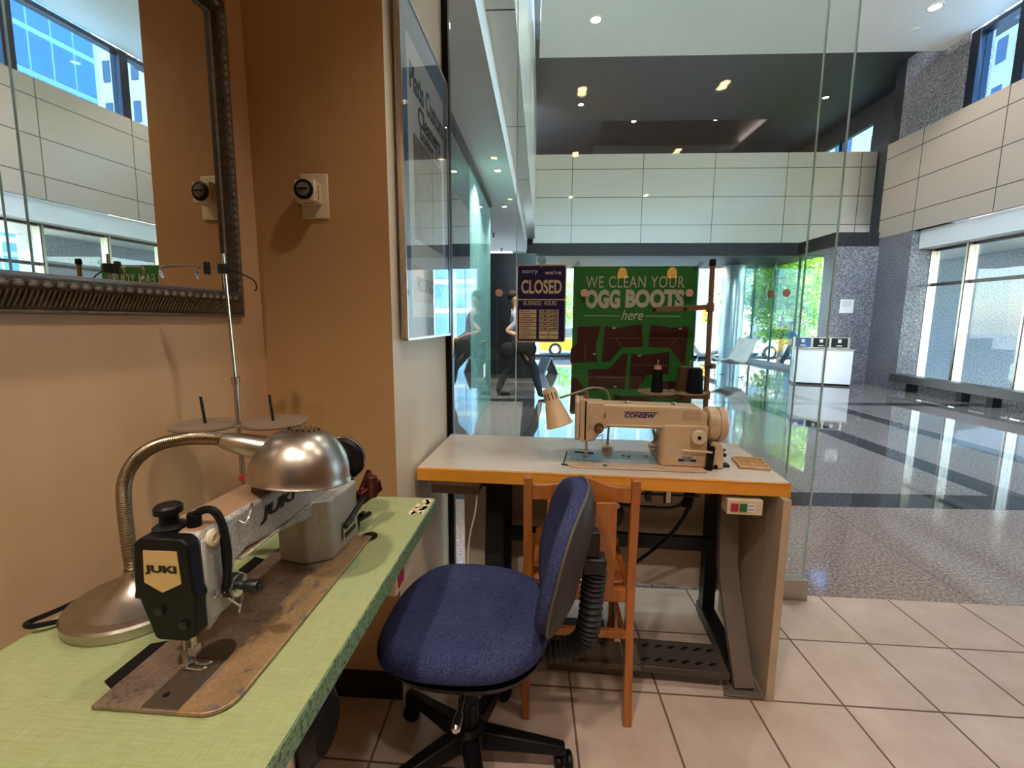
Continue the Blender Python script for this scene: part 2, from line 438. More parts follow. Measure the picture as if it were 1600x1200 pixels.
# ------------------------------------------------------------------ the shop's shell
WALLA = .082                       # slope of the mirror wall
def wx(y): return -.925 + WALLA * y
b = MB(); b.prism([(-.05 + wx(-2.6), -2.6), (wx(-2.6), -2.6), (wx(1.362), 1.362), (-.05 + wx(1.362), 1.362)], 0, 2.8, 'xy')
struct(b.build('wall_left', m_tan_daylit))
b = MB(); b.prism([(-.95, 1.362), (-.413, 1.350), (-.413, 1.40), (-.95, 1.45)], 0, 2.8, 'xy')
struct(b.build('wall_back', m_tan_shaded))
b = MB(); b.prism([(-.413, 1.3503), (-.378, 2.06), (-.44, 2.06), (-.44, 1.41)], 0, 2.8, 'xy')
struct(b.build('wall_column', m_cream))
b = MB(); b.box(-.378, -.352, 2.035, 2.085, 0, 2.8); struct(b.build('trim_1', m_black))          # dark glazing channel
b = MB(); b.prism([(-.81, 1.3535), (-.415, 1.343), (-.415, 1.35), (-.81, 1.361)], 0, .1, 'xy'); struct(b.build('baseboard_back', m_dark))
def by(x): return 2.06 - .04 * x
b = MB(); b.prism([(-1.3, -2.6), (3.3, -2.6), (3.3, by(3.3)), (-.45, by(-.45)), (-1.3, by(-.45))], -.1, 0, 'xy')
struct(b.build('floor', m_tile))
b = MB(); b.prism([(-1.3, -2.6), (3.35, -2.6), (3.35, 1.99), (-1.3, 2.03)], 2.8, 2.9, 'xy'); struct(b.build('ceiling', mat('shop_ceiling_paint', '#d8cbb8', .7)))
b = MB(); b.box(3.3, 3.36, -2.6, 1.95, 0, 2.8); struct(b.build('wall_right', m_tan_daylit))
b = MB(); b.box(-1.3, 3.36, -2.68, -2.6, 0, 2.8); struct(b.build('wall_rear', mat('dark_brown_rear_wall', '#46382c', .6)))

# glass shop front: two overlapping sheets
def pane(name, x0, y0, x1, y1, z0, z1, th=.01, m=None):
    b = MB(); d = Vector((x1 - x0, y1 - y0)).normalized(); n = Vector((-d.y, d.x)) * th / 2
    b.prism([(x0 + n.x, y0 + n.y), (x1 + n.x, y1 + n.y), (x1 - n.x, y1 - n.y), (x0 - n.x, y0 - n.y)], z0, z1, 'xy')
    return struct(b.build(name, m or m_glass))
GY = lambda x: 2.048 - .03 * x
w1 = pane('window_1', -.35, GY(-.35) + .018, 1.172, GY(1.172) + .018, .0, 2.8)
w2 = pane('window_2', -.06, GY(-.06) - .012, 1.272, GY(1.272) - .012, .10, 2.8)
for nm, w, x, s in (('edge_strip', w1, 1.1735, .018), ('edge_strip', w2, 1.2735, -.012), ('edge_strip', w2, -.0615, -.012)):
    b = MB(); b.box(x - .0015, x + .0015, GY(x) + s - .0056, GY(x) + s + .0056, .1, 2.79); b.build(nm, m_glass_edge, w)
b = MB(); b.box(1.16, 1.282, GY(1.2) - .045, GY(1.2) + .012, 0, .098); b.build('bottom_clamp', m_alu, w2, .003)
for x in (-.138, .237, .685, 1.045, 1.087):
    s = .018 if x == 1.045 else -.012
    b = MB(); y = GY(x) + (s - .0065 if s < 0 else s + .0065)
    b.lathe([(.0165, -.0006), (.0165, .0006)], 28, T(x, y, 1.387, PI / 2)); b.build('safety_dot', m_pink, w2 if s < 0 else w1)

# ------------------------------------------------------------------ lamps in the shop
m_warm_disc = emissive('warm_lamp_disc', '#ffd9a0', 14)
m_cool_disc = emissive('white_lamp_disc', '#fff4e0', 9)
def downlight(name, label, loc, mdisc, power, colr, r=.045, group=None, cone=100, blend=.6, ring=None):
    t = thing(name, label, 'ceiling light', loc, 0, group)
    b = MB(); b.lathe([(r * .72, -.001), (r * .74, -.012), (r, -.012), (r * 1.06, -.004), (r * 1.06, 0), (r * .72, 0)], 28, None, False); b.build('trim_ring', ring or m_white, t)
    b = MB(); b.lathe([(r * .7, -.006), (r * .7, -.002)], 24); b.build('lens', mdisc, t)
    if power:
        ld = bpy.data.lights.new(name + '_light', 'SPOT'); ld.energy = power; ld.color = colr; ld.spot_size = math.radians(cone); ld.spot_blend = blend; ld.shadow_soft_size = r
        lo = bpy.data.objects.new(name + '_light', ld); COL.objects.link(lo); lo.parent = t; lo.location = (0, 0, -.03)
    return t
WARM = (1, .90, .78)
for i, y in enumerate((.8, -.35, -1.8)):
    for j, x in enumerate((-.5, .26, 1.17)):
        if i == 0 and j == 0: continue
        p = {0: 23, 1: 27, 2: 24}[i] * (1.75, .68, .36)[j]
        downlight('shop_downlight', 'recessed warm shop ceiling downlight reflected as a small glint in the glass front', (x, y, 2.8), m_warm_disc, p, WARM, .045, 'warm shop ceiling downlights', 110)
for k, x in enumerate((.93, 1.54, 2.16)):
    t_ = thing('pendant_lamp', 'amber pendant lamp mirrored in the glass ' + ('over the word CLEAN of the green poster', 'over the word YOUR of the green poster', 'beside the bronze thread stand pole')[k], 'pendant lamp', (x, -1.9, 1.82), 0, 'amber pendant lamps')
    b = MB(); b.lathe([(.062, 0), (.060, .03), (.052, .085), (.035, .115), (.012, .125)], 24, None, False); b.build('shade', emissive('amber_glass', '#ffa24a', 2.2, '#c86a1a'), t_, solid=.003)
    b = MB(); b.rod((0, 0, .125), (0, 0, .98), .003); b.build('cord', m_black, t_)
    b = MB(); b.ball((0, 0, .05), .025); b.build('bulb', emissive('warm_bulb', '#ffd090', 8), t_)

# ------------------------------------------------------------------ mirror on the left wall
def wall_mirror():
    ang = math.atan(WALLA)          # local x runs along the wall (+y world), local y out of the wall
    t = thing('wall_mirror', 'large mirror in an antique silver carved frame on the tan wall', 'mirror', (wx(.70), .70, 1.27), 0)
    # matrix: local (s along wall, depth out, z)
    d = Vector((WALLA, 1, 0)).normalized(); n = Vector((d.y, -d.x, 0))
    R = Matrix(((d.x, n.x, 0, 0), (d.y, n.y, 0, 0), (0, 0, 1, 0), (0, 0, 0, 1))) @ T(0, 0, 0, math.radians(-.7))
    s0, s1, z0, z1 = -.52, .568, 0, .81
    b = MB(); b.box(s0 + .05, s1 - .05, .012, .02, z0 + .05, z1 - .05, R); b.build('mirror_glass', m_mirror, t)
    prof = [(0, 0), (0, .010), (.008, .018), (.018, .020), (.034, .030), (.046, .044), (.053, .046), (.058, .040), (.061, .040), (.066, .028), (.067, .018), (.067, 0)]
    # prof: (inward distance from outer edge, height)
    b = MB()
    corners = [(s0, z0, 1, 1), (s1, z0, -1, 1), (s1, z1, -1, -1), (s0, z1, 1, -1)]
    k = len(prof); vs = []
    for (s, z, a, c) in corners: vs += [(s + a * p, h, z + c * p) for p, h in prof]
    fs = []
    for i in range(4):
        j = (i + 1) % 4
        for q in range(k): fs.append((i * k + q, i * k + (q + 1) % k, j * k + (q + 1) % k, j * k + q))
    b.add(vs, fs, R); b.build('carved_frame', m_frame, t)
    # beaded inner rib and fluted slope
    b = MB(); n_ = 46
    for i in range(n_):
        s = s0 + .06 + (s1 - s0 - .12) * (i + .5) / n_
        b.ball((s, .0435, z0 + .05), (.0105, .003, .006), 8, 5, R); b.ball((s, .044, z1 - .05), (.009, .0045, .006), 8, 5, R)
    for i in range(36):
        z = z0 + .06 + (z1 - z0 - .12) * (i + .5) / 36
        b.ball((s1 - .05, .0435, z), (.006, .003, .0105), 8, 5, R); b.ball((s0 + .05, .044, z), (.006, .0045, .009), 8, 5, R)
    b.build('beading', m_frame_hi, t)
    b = MB()
    for i in range(120):
        s = s0 + .03 + (s1 - s0 - .06) * (i + .5) / 120
        b.tube([(s, .021, z0 + .012), (s + .002, .030, z0 + .030), (s, .038, z0 + .040)], .0014, 5, R)
    for i in range(90):
        z = z0 + .03 + (z1 - z0 - .06) * (i + .5) / 90
        b.tube([(s1 - .012, .021, z), (s1 - .030, .030, z + .002), (s1 - .040, .038, z)], .0014, 5, R)
    b.build('fluting', m_frame_hi, t)
    b = MB()
    for q, h in ((.0665, .020), (.004, .014)):
        c4 = [(s0 + q, h, z0 + q), (s1 - q, h, z0 + q), (s1 - q, h, z1 - q), (s0 + q, h, z1 - q)]
        for i in range(4): b.rod(c4[i], c4[(i + 1) % 4], .0032, 8, R)
    b.build('silver_lip', m_frame_hi, t)
wall_mirror()

# ------------------------------------------------------------------ timer switch on the back wall
t = thing('timer_switch', 'cream wall timer with a round black dial on the tan back wall', 'timer', (-.628, 1.355, 1.618))
b = MB(); b.box(-.041, .041, -.007, 0, -.063, .063); b.build('wall_plate', m_cream_plastic, t, .004)
b = MB(); b.box(-.036, .024, -.052, -.007, -.026, .034); b.build('timer_body', m_cream_plastic, t, .004)
b = MB(); b.lathe([(.026, 0), (.027, .006), (.020, .008), (.019, .004)], 32, T(-.007, -.052, .006, PI / 2)); b.build('dial_ring', m_black, t)
b = MB(); b.lathe([(.019, 0), (.018, .009), (.004, .012)], 28, T(-.007, -.052, .006, PI / 2)); k_ = b.build('dial_knob', mat('smoked_plastic', '#6d655c', .3), t)
b = MB(); b.box(-.02, .006, -.0655, -.061, .0035, .0085); b.build('pointer', m_black, k_, .001)
b = MB()
for i in range(3): b.box(.0235, .0245, -.034, -.031, -.017 + i * .015, -.006 + i * .015)
for i in range(2): b.box(-.02 + .016 * i, -.008 + .016 * i, -.036, -.032, -.0265, -.0255)
b.build('vent_slots', m_black, t)

# ------------------------------------------------------------------ framed shop poster on the column side
def shop_poster():
    t = thing('framed_poster', 'tall blue and white framed cleaners poster on the cream column side', 'poster', (-.398, 1.40, 1.20), math.radians(-2.8))
    W, H = .60, 1.03
    b = MB(); b.box(0, .012, 0, W, 0, H); b.build('backing', m_white, t)
    b = MB()
    for a in ((0, W, 0, .008), (0, W, H - .008, H)): b.box(0, .02, a[0], a[1], a[2], a[3])
    for y in (0, W - .008): b.box(0, .02, y, y + .008, 0, H)
    b.build('silver_frame', m_chrome, t)
    b = MB(); b.box(.012, .0125, .008, W - .008, .008, H - .008); b.build('blue_border', mat('poster_blue', '#2f5c93', .4), t)
    b = MB(); b.box(.0125, .013, .075, W - .06, .075, H - .10); b.build('white_sheet', mat('poster_white', '#d9dcd8', .4, var=.03), t)
    b = MB(); b.box(.013, .0134, .125, W - .10, .33, .66); b.build('photo_print', mat('poster_photo', '#8c7d70', .4, var=.4, vscale=25), t)
    b = MB(); b.box(.013, .0134, .10, W - .10, .125, .245); b.build('caption_band', mat('poster_caption', '#c4b8a4', .4), t)
    for s, y, z, w, h, bo in (('Platis Custom', .315, .822, .43, .080, .025), ('Cleaners', .335, .738, .30, .064, .025), ('Established 1956', .34, .688, .27, .030, .005), ('We care about your clothes', .34, .668, .27, .012, 0)):
        lettering(s, SIDE(.0134, y, z), w, h, m_ink, t, bold=bo)
    lettering('PICK UP & DELIVERY', SIDE(.0138, .305, .185), .34, .05, m_ink, t, bold=.02)
    b = MB(); b.box(.016, .0175, .008, W - .008, .008, H - .008); b.build('cover_glass', glass('poster_glass', (.97, .98, .98, 1), 1.5), t)
shop_poster()

# ------------------------------------------------------------------ sewing machine builder
def sewing_machine(kind, loc, rz):
    J = kind == 'grey'
    paint = m_juki if J else m_beige
    t = thing('sewing_machine', 'worn grey industrial sewing machine with black face cover on the green table' if J else 'beige industrial sewing machine with blue lettering on the white table', 'sewing machine', loc, rz)
    L, D = .476, .178
    # bed with rounded front corner
    b = MB(); rr = .035
    pts = [(rr * (1 - math.cos(a)), rr * (1 - math.sin(a))) for a in [i * PI / 12 for i in range(7)]]
    pts = [(0, D)] + [(p[0], p[1]) for p in pts] + [(L, 0), (L, D)]
    if J: b.prism(pts, .001, .007, 'xy')
    else: b.prism(pts, .001, .005, 'xy')
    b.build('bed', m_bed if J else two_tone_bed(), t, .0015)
    zt = .0072 if J else .0052
    b = MB(); b.box(.002, .085, .062, .112, zt, zt + .0012); sp = b.build('slide_plate', m_steel if not J else mat('brown_steel_plate', '#77685a', .3, .8), t, .0004)
    b = MB(); b.lathe([(.004, 0), (.004, .0006)], 14, T(.022, .095, zt + .0012)); b.build('finger_hole', m_black, sp)
    b = MB(); b.prism([(.086, .062)] + [(.10 + .028 * math.sin(a), .087 - .025 * math.cos(a)) for a in [i * PI / 10 for i in range(11)]] + [(.086, .112)], zt, zt + .0014, 'xy'); b.build('needle_plate', m_steel if not J else mat('dark_needle_plate', '#5c524a', .3, .85), t)
    # arm + column profile
    if J:
        zb0, zb1, ztop, xh, xc0, xc1, y0, y1, zh, xa = .140, .100, .210, .066, .360, .484, .068, .142, .068, .130
    else:
        zb0, zb1, ztop, xh, xc0, xc1, y0, y1, zh, xa = .137, .135, .222, .062, .328, .486, .055, .145, .080, .125
    b = MB()
    prof = [(xh, ztop - .004), (xh + .01, ztop), (xc1 - .03, ztop - (.012 if J else .004)), (xc1, ztop - .03), (xc1, zb1 - .01), (xc0, zb1), (xa + .03, zb0), (xa, zb0 - .01), (xa - .01, zb0 - .03), (xh + .012, zh + .005), (xh, zh)]
    b.prism(prof, y0, y1, 'xz'); b.build('arm', paint, t, .008, 3)
    b = MB()
    if J: b.prism([(xc0 - .02, y0 + .015), (xc0 + .006, y0 - .030), (xc1, y0 - .034), (xc1, y1 + .01), (xc0 - .004, y1 + .005)], .006, zb1 + .035, 'xy')
    else: b.prism([(xc0, y0 + .005), (xc0 + .012, y0 - .010), (xc1, y0 - .010), (xc1, y1), (xc0, y1)], .0055, zb1 + .02, 'xy')
    b.build('column', m_castgrey if J else m_beige, t, .006, 3)
    # raised rib along the arm's lower edge
    b = MB(); b.box(xa + .01, xc1 - .004, y0 - .004, y0 + .01, (zb0 + .004 if not J else zb1 + .03), (zb0 + .012 if not J else zb1 + .036)); b.build('arm_rib', paint, t, .003)
    # head / face cover
    if J:
        b = MB(); fz = lambda pts: [(p, .068 + (q - .052) * .94) for p, q in pts]
        b.prism(fz([(y0 + .012, .052), (y0 - .004, .062), (y0 - .003, .112), (y0 - .008, .113), (y0 - .008, .12), (y0 - .004, .13), (y0 - .002, .196), (y0 + .006, .204), (y1 - .012, .204), (y1 - .002, .196), (y1 + .004, .125), (y1 + .006, .113), (y1 - .002, .112), (y1 - .018, .055), (y1 - .024, .052)]), xh - .022, xh - .001, 'yz')
        fc = b.build('face_cover', m_black, t, .003)
        b = MB(); b.prism(fz([(y0 + .012, .187), (y1 - .016, .187), (y1 - .013, .140), ((y0 + y1) / 2, .126), (y0 + .010, .140)]), xh - .0235, xh - .0205, 'yz'); pl = b.build('badge', mat('tan_badge', '#c9a972', .45, .1), fc)
        lettering('JUKI', T((xh - .0238), (y0 + y1) / 2 - .001, .169, PI / 2, 0, -PI / 2), .044, .0125, m_ink, fc, bold=.045)
        b = MB()
        for y, z in ((y1 - .03, .110), (y0 + .012, .092)): MB().lathe([(.006, 0), (.006, .003), (.003, .0035)], 14, T(xh - .022, y, z, 0, -PI / 2)).build('cover_screw', m_blackmetal, fc)
        b = MB(); b.box(xh, xh + .05, y0 - .006, y0 + .001, .08, .2); b.prism([(xh, .068), (xh + .04, .085), (xh + .06, .14), (xh, .14)], y0 - .004, y0 + .02, 'xz'); b.build('head_front', m_castgrey, t, .004)
        # pressure knob on top
        b = MB(); b.lathe([(.020, .200), (.020, .213), (.017, .215), (.012, .217), (.011, .230), (.017, .232), (.017, .240), (.014, .243)], 24, T(xh + .012, y1 - .024, 0)); b.build('pressure_knob', m_black, t)
        # take-up guard: black bow over the front of the head
        pth = smooth_path([(xh + .020, y0 + .022, .200), (xh + .020, y0 + .018, .226), (xh + .022, y0 - .004, .233), (xh + .024, y0 - .016, .212), (xh + .026, y0 - .019, .165), (xh + .026, y0 - .012, .118)], 7)
        b = MB(); b.tube(pth, .0055, 8); b.rod((xh + .020, y0 + .02, .228), (xh + .020, y0 + .022, .200), .009); b.build('take_up_guard', m_black, t)
        b = MB(); b.box(xh + .030, xh + .035, y0 - .0085, y0 - .005, .12, .205); b.build('take_up_slot', m_black, t)
        b = MB(); b.tube(smooth_path([(xh + .075, y0 - .002, .193), (xh + .078, y0 - .009, .188), (xh + .09, y0 - .009, .196), (xh + .108, y0 - .002, .206)], 5), .002, 6); b.build('thread_guide', m_chrome, t)
        b = MB(); b.lathe([(.012, 0), (.012, .006), (.007, .008), (.005, .004)], 18, T(xh + .016, y0 - .004, .196, PI / 2)); b.build('oil_cap', m_cream_plastic, t)
        tx, tz = xh + .040, .112
    else:
        b = MB(); b.prism([(y0 - .004, .092), (y0 - .004, .226), (y0 + .01, .24), (y1 - .012, .24), (y1, .22), (y1, .11), (y1 - .02, .084), (y0 + .012, .084)], xh - .034, xh - .019, 'yz'); b.build('face_cover', m_beige, t, .004)
        b = MB(); b.prism([(xh - .018, .084), (xh - .018, .236), (xh, .238), (xh + .012, .226), (xh + .065, .226), (xh + .065, .128), (xh + .035, .088), (xh, .082)], y0 - .004, y1 - .004, 'xz'); b.build('head_front', m_beige, t, .003)
        b = MB(); b.lathe([(.010, .236), (.010, .246), (.006, .248), (.006, .256), (.009, .258), (.009, .262)], 18, T(xh + .004, y0 + .03, 0)); b.build('pressure_knob', m_brass, t)
        b = MB(); b.box(xh - .001, xh + .004, y0 - .0065, y0 - .004, .09, .232); b.build('take_up_slot', m_black, t)
        tx, tz = xh + .05, .136
    # thread tension
    b = MB(); A = T(tx, y0 - .004, tz, PI / 2)
    b.lathe([(.017, 0), (.017, .010), (.013, .012)], 26, A); tn = b.build('tension_block', m_blackmetal, t)
    b = MB(); b.lathe([(.0145, .012), (.0155, .0135), (.0155, .0148), (.013, .0155), (.0155, .0165), (.0155, .018), (.007, .019)], 26, A); b.build('tension_discs', m_chrome, tn)
    b = MB(); b.lathe([(.006, .019), (.006, .026), (.009, .028), (.010, .044), (.0085, .047), (.004, .047), (.004, .051)], 20, A); b.build('tension_nut', m_brass if not J else m_blackmetal, tn)
    b = MB(); b.tube(smooth_path([(tx - .012, y0 - .012, tz - .012), (tx - .004, y0 - .022, tz - .028), (tx + .012, y0 - .016, tz - .022), (tx + .010, y0 - .010, tz - .05)], 5), .0014, 6); b.tube(smooth_path([(tx - .03, y0 - .006, tz + .012), (tx - .038, y0 - .016, tz + .004), (tx - .02, y0 - .014, tz + .002)], 5), .0014, 6)
    b.build('check_spring', m_chrome, t)
    # needle bar, needle, presser foot
    nx, ny = xh + .004 if J else xh + .008, .093
    b = MB(); b.rod((nx, ny, .03), (nx, ny, zh + .04), .0038); b.box(nx - .006, nx + .006, ny - .005, ny + .005, .030, .042); b.build('needle_bar', m_chrome, t)
    b = MB(); b.rod((nx, ny, .0075), (nx, ny, .031), .0008, 6); b.build('needle', m_chrome, t)
    b = MB(); b.rod((nx + .002, ny + .014, .028), (nx + .002, ny + .014, zh + .04), .0042); b.bar((nx + .001, ny + .014, .034), (nx, ny + .012, .014), .007, .008, (0, 1, 0)); b.build('presser_bar', m_steel, t)
    b = MB()
    for dx in (-.006, .004): b.tube([(nx + dx, ny + .014, .012), (nx + dx, ny - .004, .0098), (nx + dx, ny - .014, .0102), (nx + dx, ny - .02, .0145)], .0024, 6)
    b.box(nx - .008, nx + .006, ny + .008, ny + .017, .0095, .016); b.build('presser_foot', m_chrome, t, .0008)
    # hand wheel
    if J: hz, hr, hx0, hm = .172, .050, .49, m_black
    else: hz, hr, hx0, hm = .152, .061, .489, m_beige
    A = T(hx0, (y0 + y1) / 2 - (.026 if J else 0), hz, 0, PI / 2)
    b = MB()
    if J:
        b.lathe([(.022, 0), (.024, .012), (.030, .016), (.044, .018), (hr, .024), (hr, .038), (.046, .044), (.038, .040), (.020, .038), (.016, .046), (.004, .046)], 40, A)
        b.build('hand_wheel', m_black, t)
        b = MB(); b.lathe([(hr - .001, .0285), (hr + .0012, .031), (hr - .001, .0335)], 40, A, False); b.build('chrome_band', m_chrome, t)
    else:
        b.lathe([(.050, .000), (hr - .004, .001), (hr, .004), (hr, .034), (hr - .005, .036), (hr - .005, .038), (hr, .040), (hr + .001, .058), (hr - .008, .066), (.035, .066), (.022, .060), (.004, .060)], 44, A); b.build('hand_wheel', m_beige, t)
        b = MB(); b.lathe([(.011, 0), (.011, .003)], 20, T(hx0 + .017, y0 - .014, hz + .022, PI / 2)); b.lathe([(.006, 0), (.006, .004)], 20, T(hx0 + .017, y0 - .014, hz + .022, PI / 2)); b.build('wheel_marker', m_cream_plastic, t)
        b = MB(); b.prism([(hx0 + .012, .002), (hx0 + .056, .002), (hx0 + .054, .07), (hx0 + .046, .092), (hx0 + .018, .098), (hx0 + .008, .08)], y0 - .004, y1 - .02, 'xz'); b.build('belt_cover', m_beige, t, .003)
        b = MB(); b.lathe([(.008, 0), (.008, .002)], 18, T(hx0 + .03, y0 - .005, .008, PI / 2)); b.build('cover_notch', m_black, t)
    # stitch dial and reverse lever
    if J:
        b = MB(); b.bar((xc1 - .085, y0 - .042, .062), (xc1 + .006, y0 - .048, .092), .010, .010); b.bar((xc1 + .006, y0 - .048, .092), (xc1 + .012, y0 + .02, .090), .008, .01); b.build('reverse_lever', m_blackmetal, t, .002)
        b = MB(); b.lathe([(.018, 0), (.019, .006), (.019, .014), (.015, .018)], 24, T(xc1 + .001, y0 - .002, .128, 0, PI / 2)); b.build('stitch_dial', m_blackmetal, t)
        b = MB(); b.box(xc1 - .078, xc1 - .020, y0 - .0368, y0 - .0348, .030, .062); lp = b.build('model_plate', mat('grey_plate', '#d6d2c8', .35, .2), t)
        b = MB(); b.box(xc1 - .076, xc1 - .022, y0 - .0374, y0 - .0368, .032, .044); b.build('dark_band', m_ink, lp)
        lettering('DDL-5550', FRONT(xc1 - .049, y0 - .0371, .053), .048, .010, m_ink, lp)
        lettering('JUKI', FRONT(.245, y0 - .0006, .174), .105, .026, m_ink, t, bold=.05, shear=.18, ext=.0003)
        b = MB()
        for i, (x, y, z, r) in enumerate(((.52, .07, .015, .012), (.525, .045, .03, .008), (.515, .09, .045, .014), (.53, .06, .06, .010))): b.lathe([(r, 0), (r, .012), (r * .5, .014)], 14, T(x, y, z, .4 * i, PI / 2, .3))
        b.bar((.49, .06, .02), (.545, .03, .03), .01, .008); b.bar((.49, .1, .05), (.55, .06, .055), .008, .012); b.box(.49, .53, .05, .1, .002, .03); b.build('bobbin_winder', m_blackmetal, t, .001)
        b = MB(); b.bar((.484, .03, .09), (.54, .005, .105), .02, .03); b.bar((.5, .03, .10), (.55, .03, .13), .012, .02); b.rod((.51, .01, .085), (.51, .01, .135), .013); b.build('motor_linkage', mat('oily_red_brown_metal', '#5a2a22', .25, .6, var=.5, vscale=40), t, .002)
        b = MB(); b.prism([(.03, D + .002), (.125, D + .002), (.115, D + .026), (.042, D + .026)], .001, .003, 'xy'); b.build('hinge_recess', m_black, t, .001)
        b = MB(); b.prism([(.31, D), (.36, D), (.37, D + .03), (.32, D + .03)], .001, .004, 'xy'); b.build('rear_hinge', m_black, t)
        b = MB(); b.lathe([(.018, .001), (.018, .004)], 16, T(L + .005, .008, 0)); b.build('bed_corner_pad', m_black, t)
    else:
        b = MB(); b.lathe([(.017, 0), (.017, .004), (.025, .006), (.026, .020), (.022, .024), (.006, .024)], 28, T(xc1 - .036, y0 - .010, .118, PI / 2)); sd_ = b.build('stitch_dial', m_cream_plastic, t)
        b = MB(); b.lathe([(.0065, .024), (.0065, .0265)], 16, T(xc1 - .036, y0 - .010, .118, PI / 2)); b.build('dial_centre', m_black, sd_)
        b = MB(); b.bar((xc1 - .09, y0 - .024, .070), (xc1 + .012, y0 - .026, .066), .008, .006); b.rod((xc1 + .004, y0 - .024, .066), (xc1 + .004, y0 + .01, .066), .005); b.build('reverse_lever', m_cream_plastic, t, .002)
        b = MB(); b.box(xc1 - .094, xc1 - .038, y0 - .0116, y0 - .0098, .020, .046); lp = b.build('model_plate', mat('silver_plate', '#d9d6d2', .35, .3), t)
        b = MB(); b.box(xc1 - .096, xc1 - .036, y0 - .0122, y0 - .0116, .025, .035); b.build('blue_band', m_blue_letter, lp)
        lettering('CONSEW', FRONT(xc1 - .066, y0 - .0119, .0405), .04, .006, m_ink, lp, bold=.02); lettering('7360R', FRONT(xc1 - .066, y0 - .0124, .030), .026, .006, m_white_letter, lp, bold=.02)
        lettering('CONSEW', FRONT(.254, y0 - .0006, .183), .108, .017, m_blue_letter, t, bold=.04, shear=.25, ext=.0003)
        b = MB(); b.prism([(.196, .1935), (.199, .1965), (.316, .1965), (.311, .1935)], y0 - .0009, y0, 'xz'); b.build('lettering_bar', m_blue_letter, t)
        b = MB(); b.box(xc1 - .086, xc1 - .026, y0 - .0008, y0 + .0002, .172, .204); b.build('worn_sticker', mat('worn_foil_sticker', '#c3ab92', .5, .2, var=.2, vscale=60), t)
        b = MB(); b.prism([(.11, .19), (.135, .19), (.135, .172), (.123, .165), (.11, .172)], y0 - .0006, y0 + .0002, 'xz'); b.build('shield_decal', mat('faded_decal', '#8f7a5c', .5), t)
        b = MB()
        for x, dx in ((.20, .03), (.213, -.022)): b.tube(smooth_path([(x, y0 + .03, .221), (x + dx * .5, y0 + .03, .227), (x + dx, y0 + .034, .225)], 4), .0016, 6)
        b.lathe([(.010, .217), (.009, .226), (.005, .229)], 18, T(.375, y0 + .04, 0)); b.build('top_thread_guide', m_chrome, t)
        b = MB(); b.rod((L + .075, .10, .003), (L + .075, .10, .055), .006); b.lathe([(.015, 0), (.015, .006)], 16, T(L + .075, .10, .055)); b.lathe([(.014, 0), (.014, .012)], 16, T(L + .078, .10, .036, 0, .4)); b.box(L + .07, L + .10, .075, .11, .001, .008); b.build('bobbin_winder', m_blackmetal, t, .001)
        b = MB(); b.bar((xc1 + .006, .06, .002), (xc1 + .012, .06, .085), .02, .06, (0, 1, 0)); b.build('drive_belt', m_black, t)
        b = MB(); b.tube(smooth_path([(.318, .12, .02), (.31, .12, .055), (.322, .12, .085), (.314, .12, .12)], 5), .006, 8); b.rod((.30, .115, .06), (.325, .115, .06), .009); b.ball((.316, .118, .040), .009, 10, 7); b.build('knee_lift_linkage', m_steel, t)
        b = MB()
        for x, y in ((.215, .158), (.235, .148), (.30, .16)): b.lathe([(.006, .0055), (.006, .007)], 14, T(x, y, 0))
        b.lathe([(.008, .0055), (.008, .007)], 14, T(.135, .025, 0)); b.build('bed_screw', m_blackmetal, t)
        b = MB(); b.bar((-.012, .03, .002), (.0, .085, .034), .004, .004); b.bar((-.02, .028, .003), (.03, .018, .003), .006, .003); b.build('edge_guide', m_blackmetal, t)
        b = MB(); b.rod((.03, .125, .022), (.10, .118, .022), .0035); b.build('lifting_lever', m_blackmetal, t)
    return t

# ------------------------------------------------------------------ green table with the grey machine
def rounded(x0, x1, y0, y1, r, n=5):
    out = []
    for cx, cy_, a0 in ((x1 - r, y1 - r, 0), (x0 + r, y1 - r, 90), (x0 + r, y0 + r, 180), (x1 - r, y0 + r, 270)):
        for i in range(n + 1):
            a = math.radians(a0 + 90 * i / n); out.append((cx + r * math.cos(a), cy_ + r * math.sin(a)))
    return out
GT = thing('green_sewing_table', 'sewing table with green linen laminate top and flecked green edge along the tan wall', 'table', (-.257, 1.2, 0), -.038)
b = MB(); b.prism(rounded(-.505, 0, -1.25, 0, .012), .731, .768, 'xy'); b.build('table_edge', m_green_edge, GT, .002)
b = MB(); b.prism(rounded(-.504, -.001, -1.249, -.001, .012), .768, .770, 'xy'); tt_ = b.build('table_top', m_green_top, GT)
b = MB()
for q in range(20):
    x, y = -.012 - .03 * random.random() ** 2, -.02 - .085 * random.random(); r = .004 + .006 * random.random()
    b.prism([(x + r * math.cos(a) * (.6 + .8 * random.random()), y + 1.8 * r * math.sin(a) * (.6 + .8 * random.random())) for a in [i * PI / 4 for i in range(8)]], .7701, .7704, 'xy')
b.build('chipped_corner', mat('chipped_particle_board', '#e2c9a0', .8, var=.4, vscale=80), tt_)
b = MB(); b.lathe([(.048, .7701), (.048, .7703)], 36, T(-.118, -.36, 0)); b.build('stained_ring', mat('greener_stain', '#84966f', .4, var=.06), tt_)
for y in (-.35, -1.02):
    b = MB(); b.box(-.29, -.23, y - .03, y + .03, .04, .731); b.build('stand_column', m_blackmetal, GT, .004)
    b = MB(); b.box(-.46, -.05, y - .03, y + .03, 0, .05); b.build('stand_foot', m_blackmetal, GT, .006)
    b = MB(); b.box(-.44, -.06, y - .025, y + .025, .69, .731); b.build('top_bracket', m_blackmetal, GT, .002)
b = MB(); b.box(-.28, -.24, -1.0, -.36, .10, .15); b.build('cross_beam', m_blackmetal, GT)
b = MB(); b.box(-.42, -.12, -.78, -.30, .60, .728); b.build('oil_pan', mat('cream_oil_pan', '#8d7b58', .5), GT, .01)
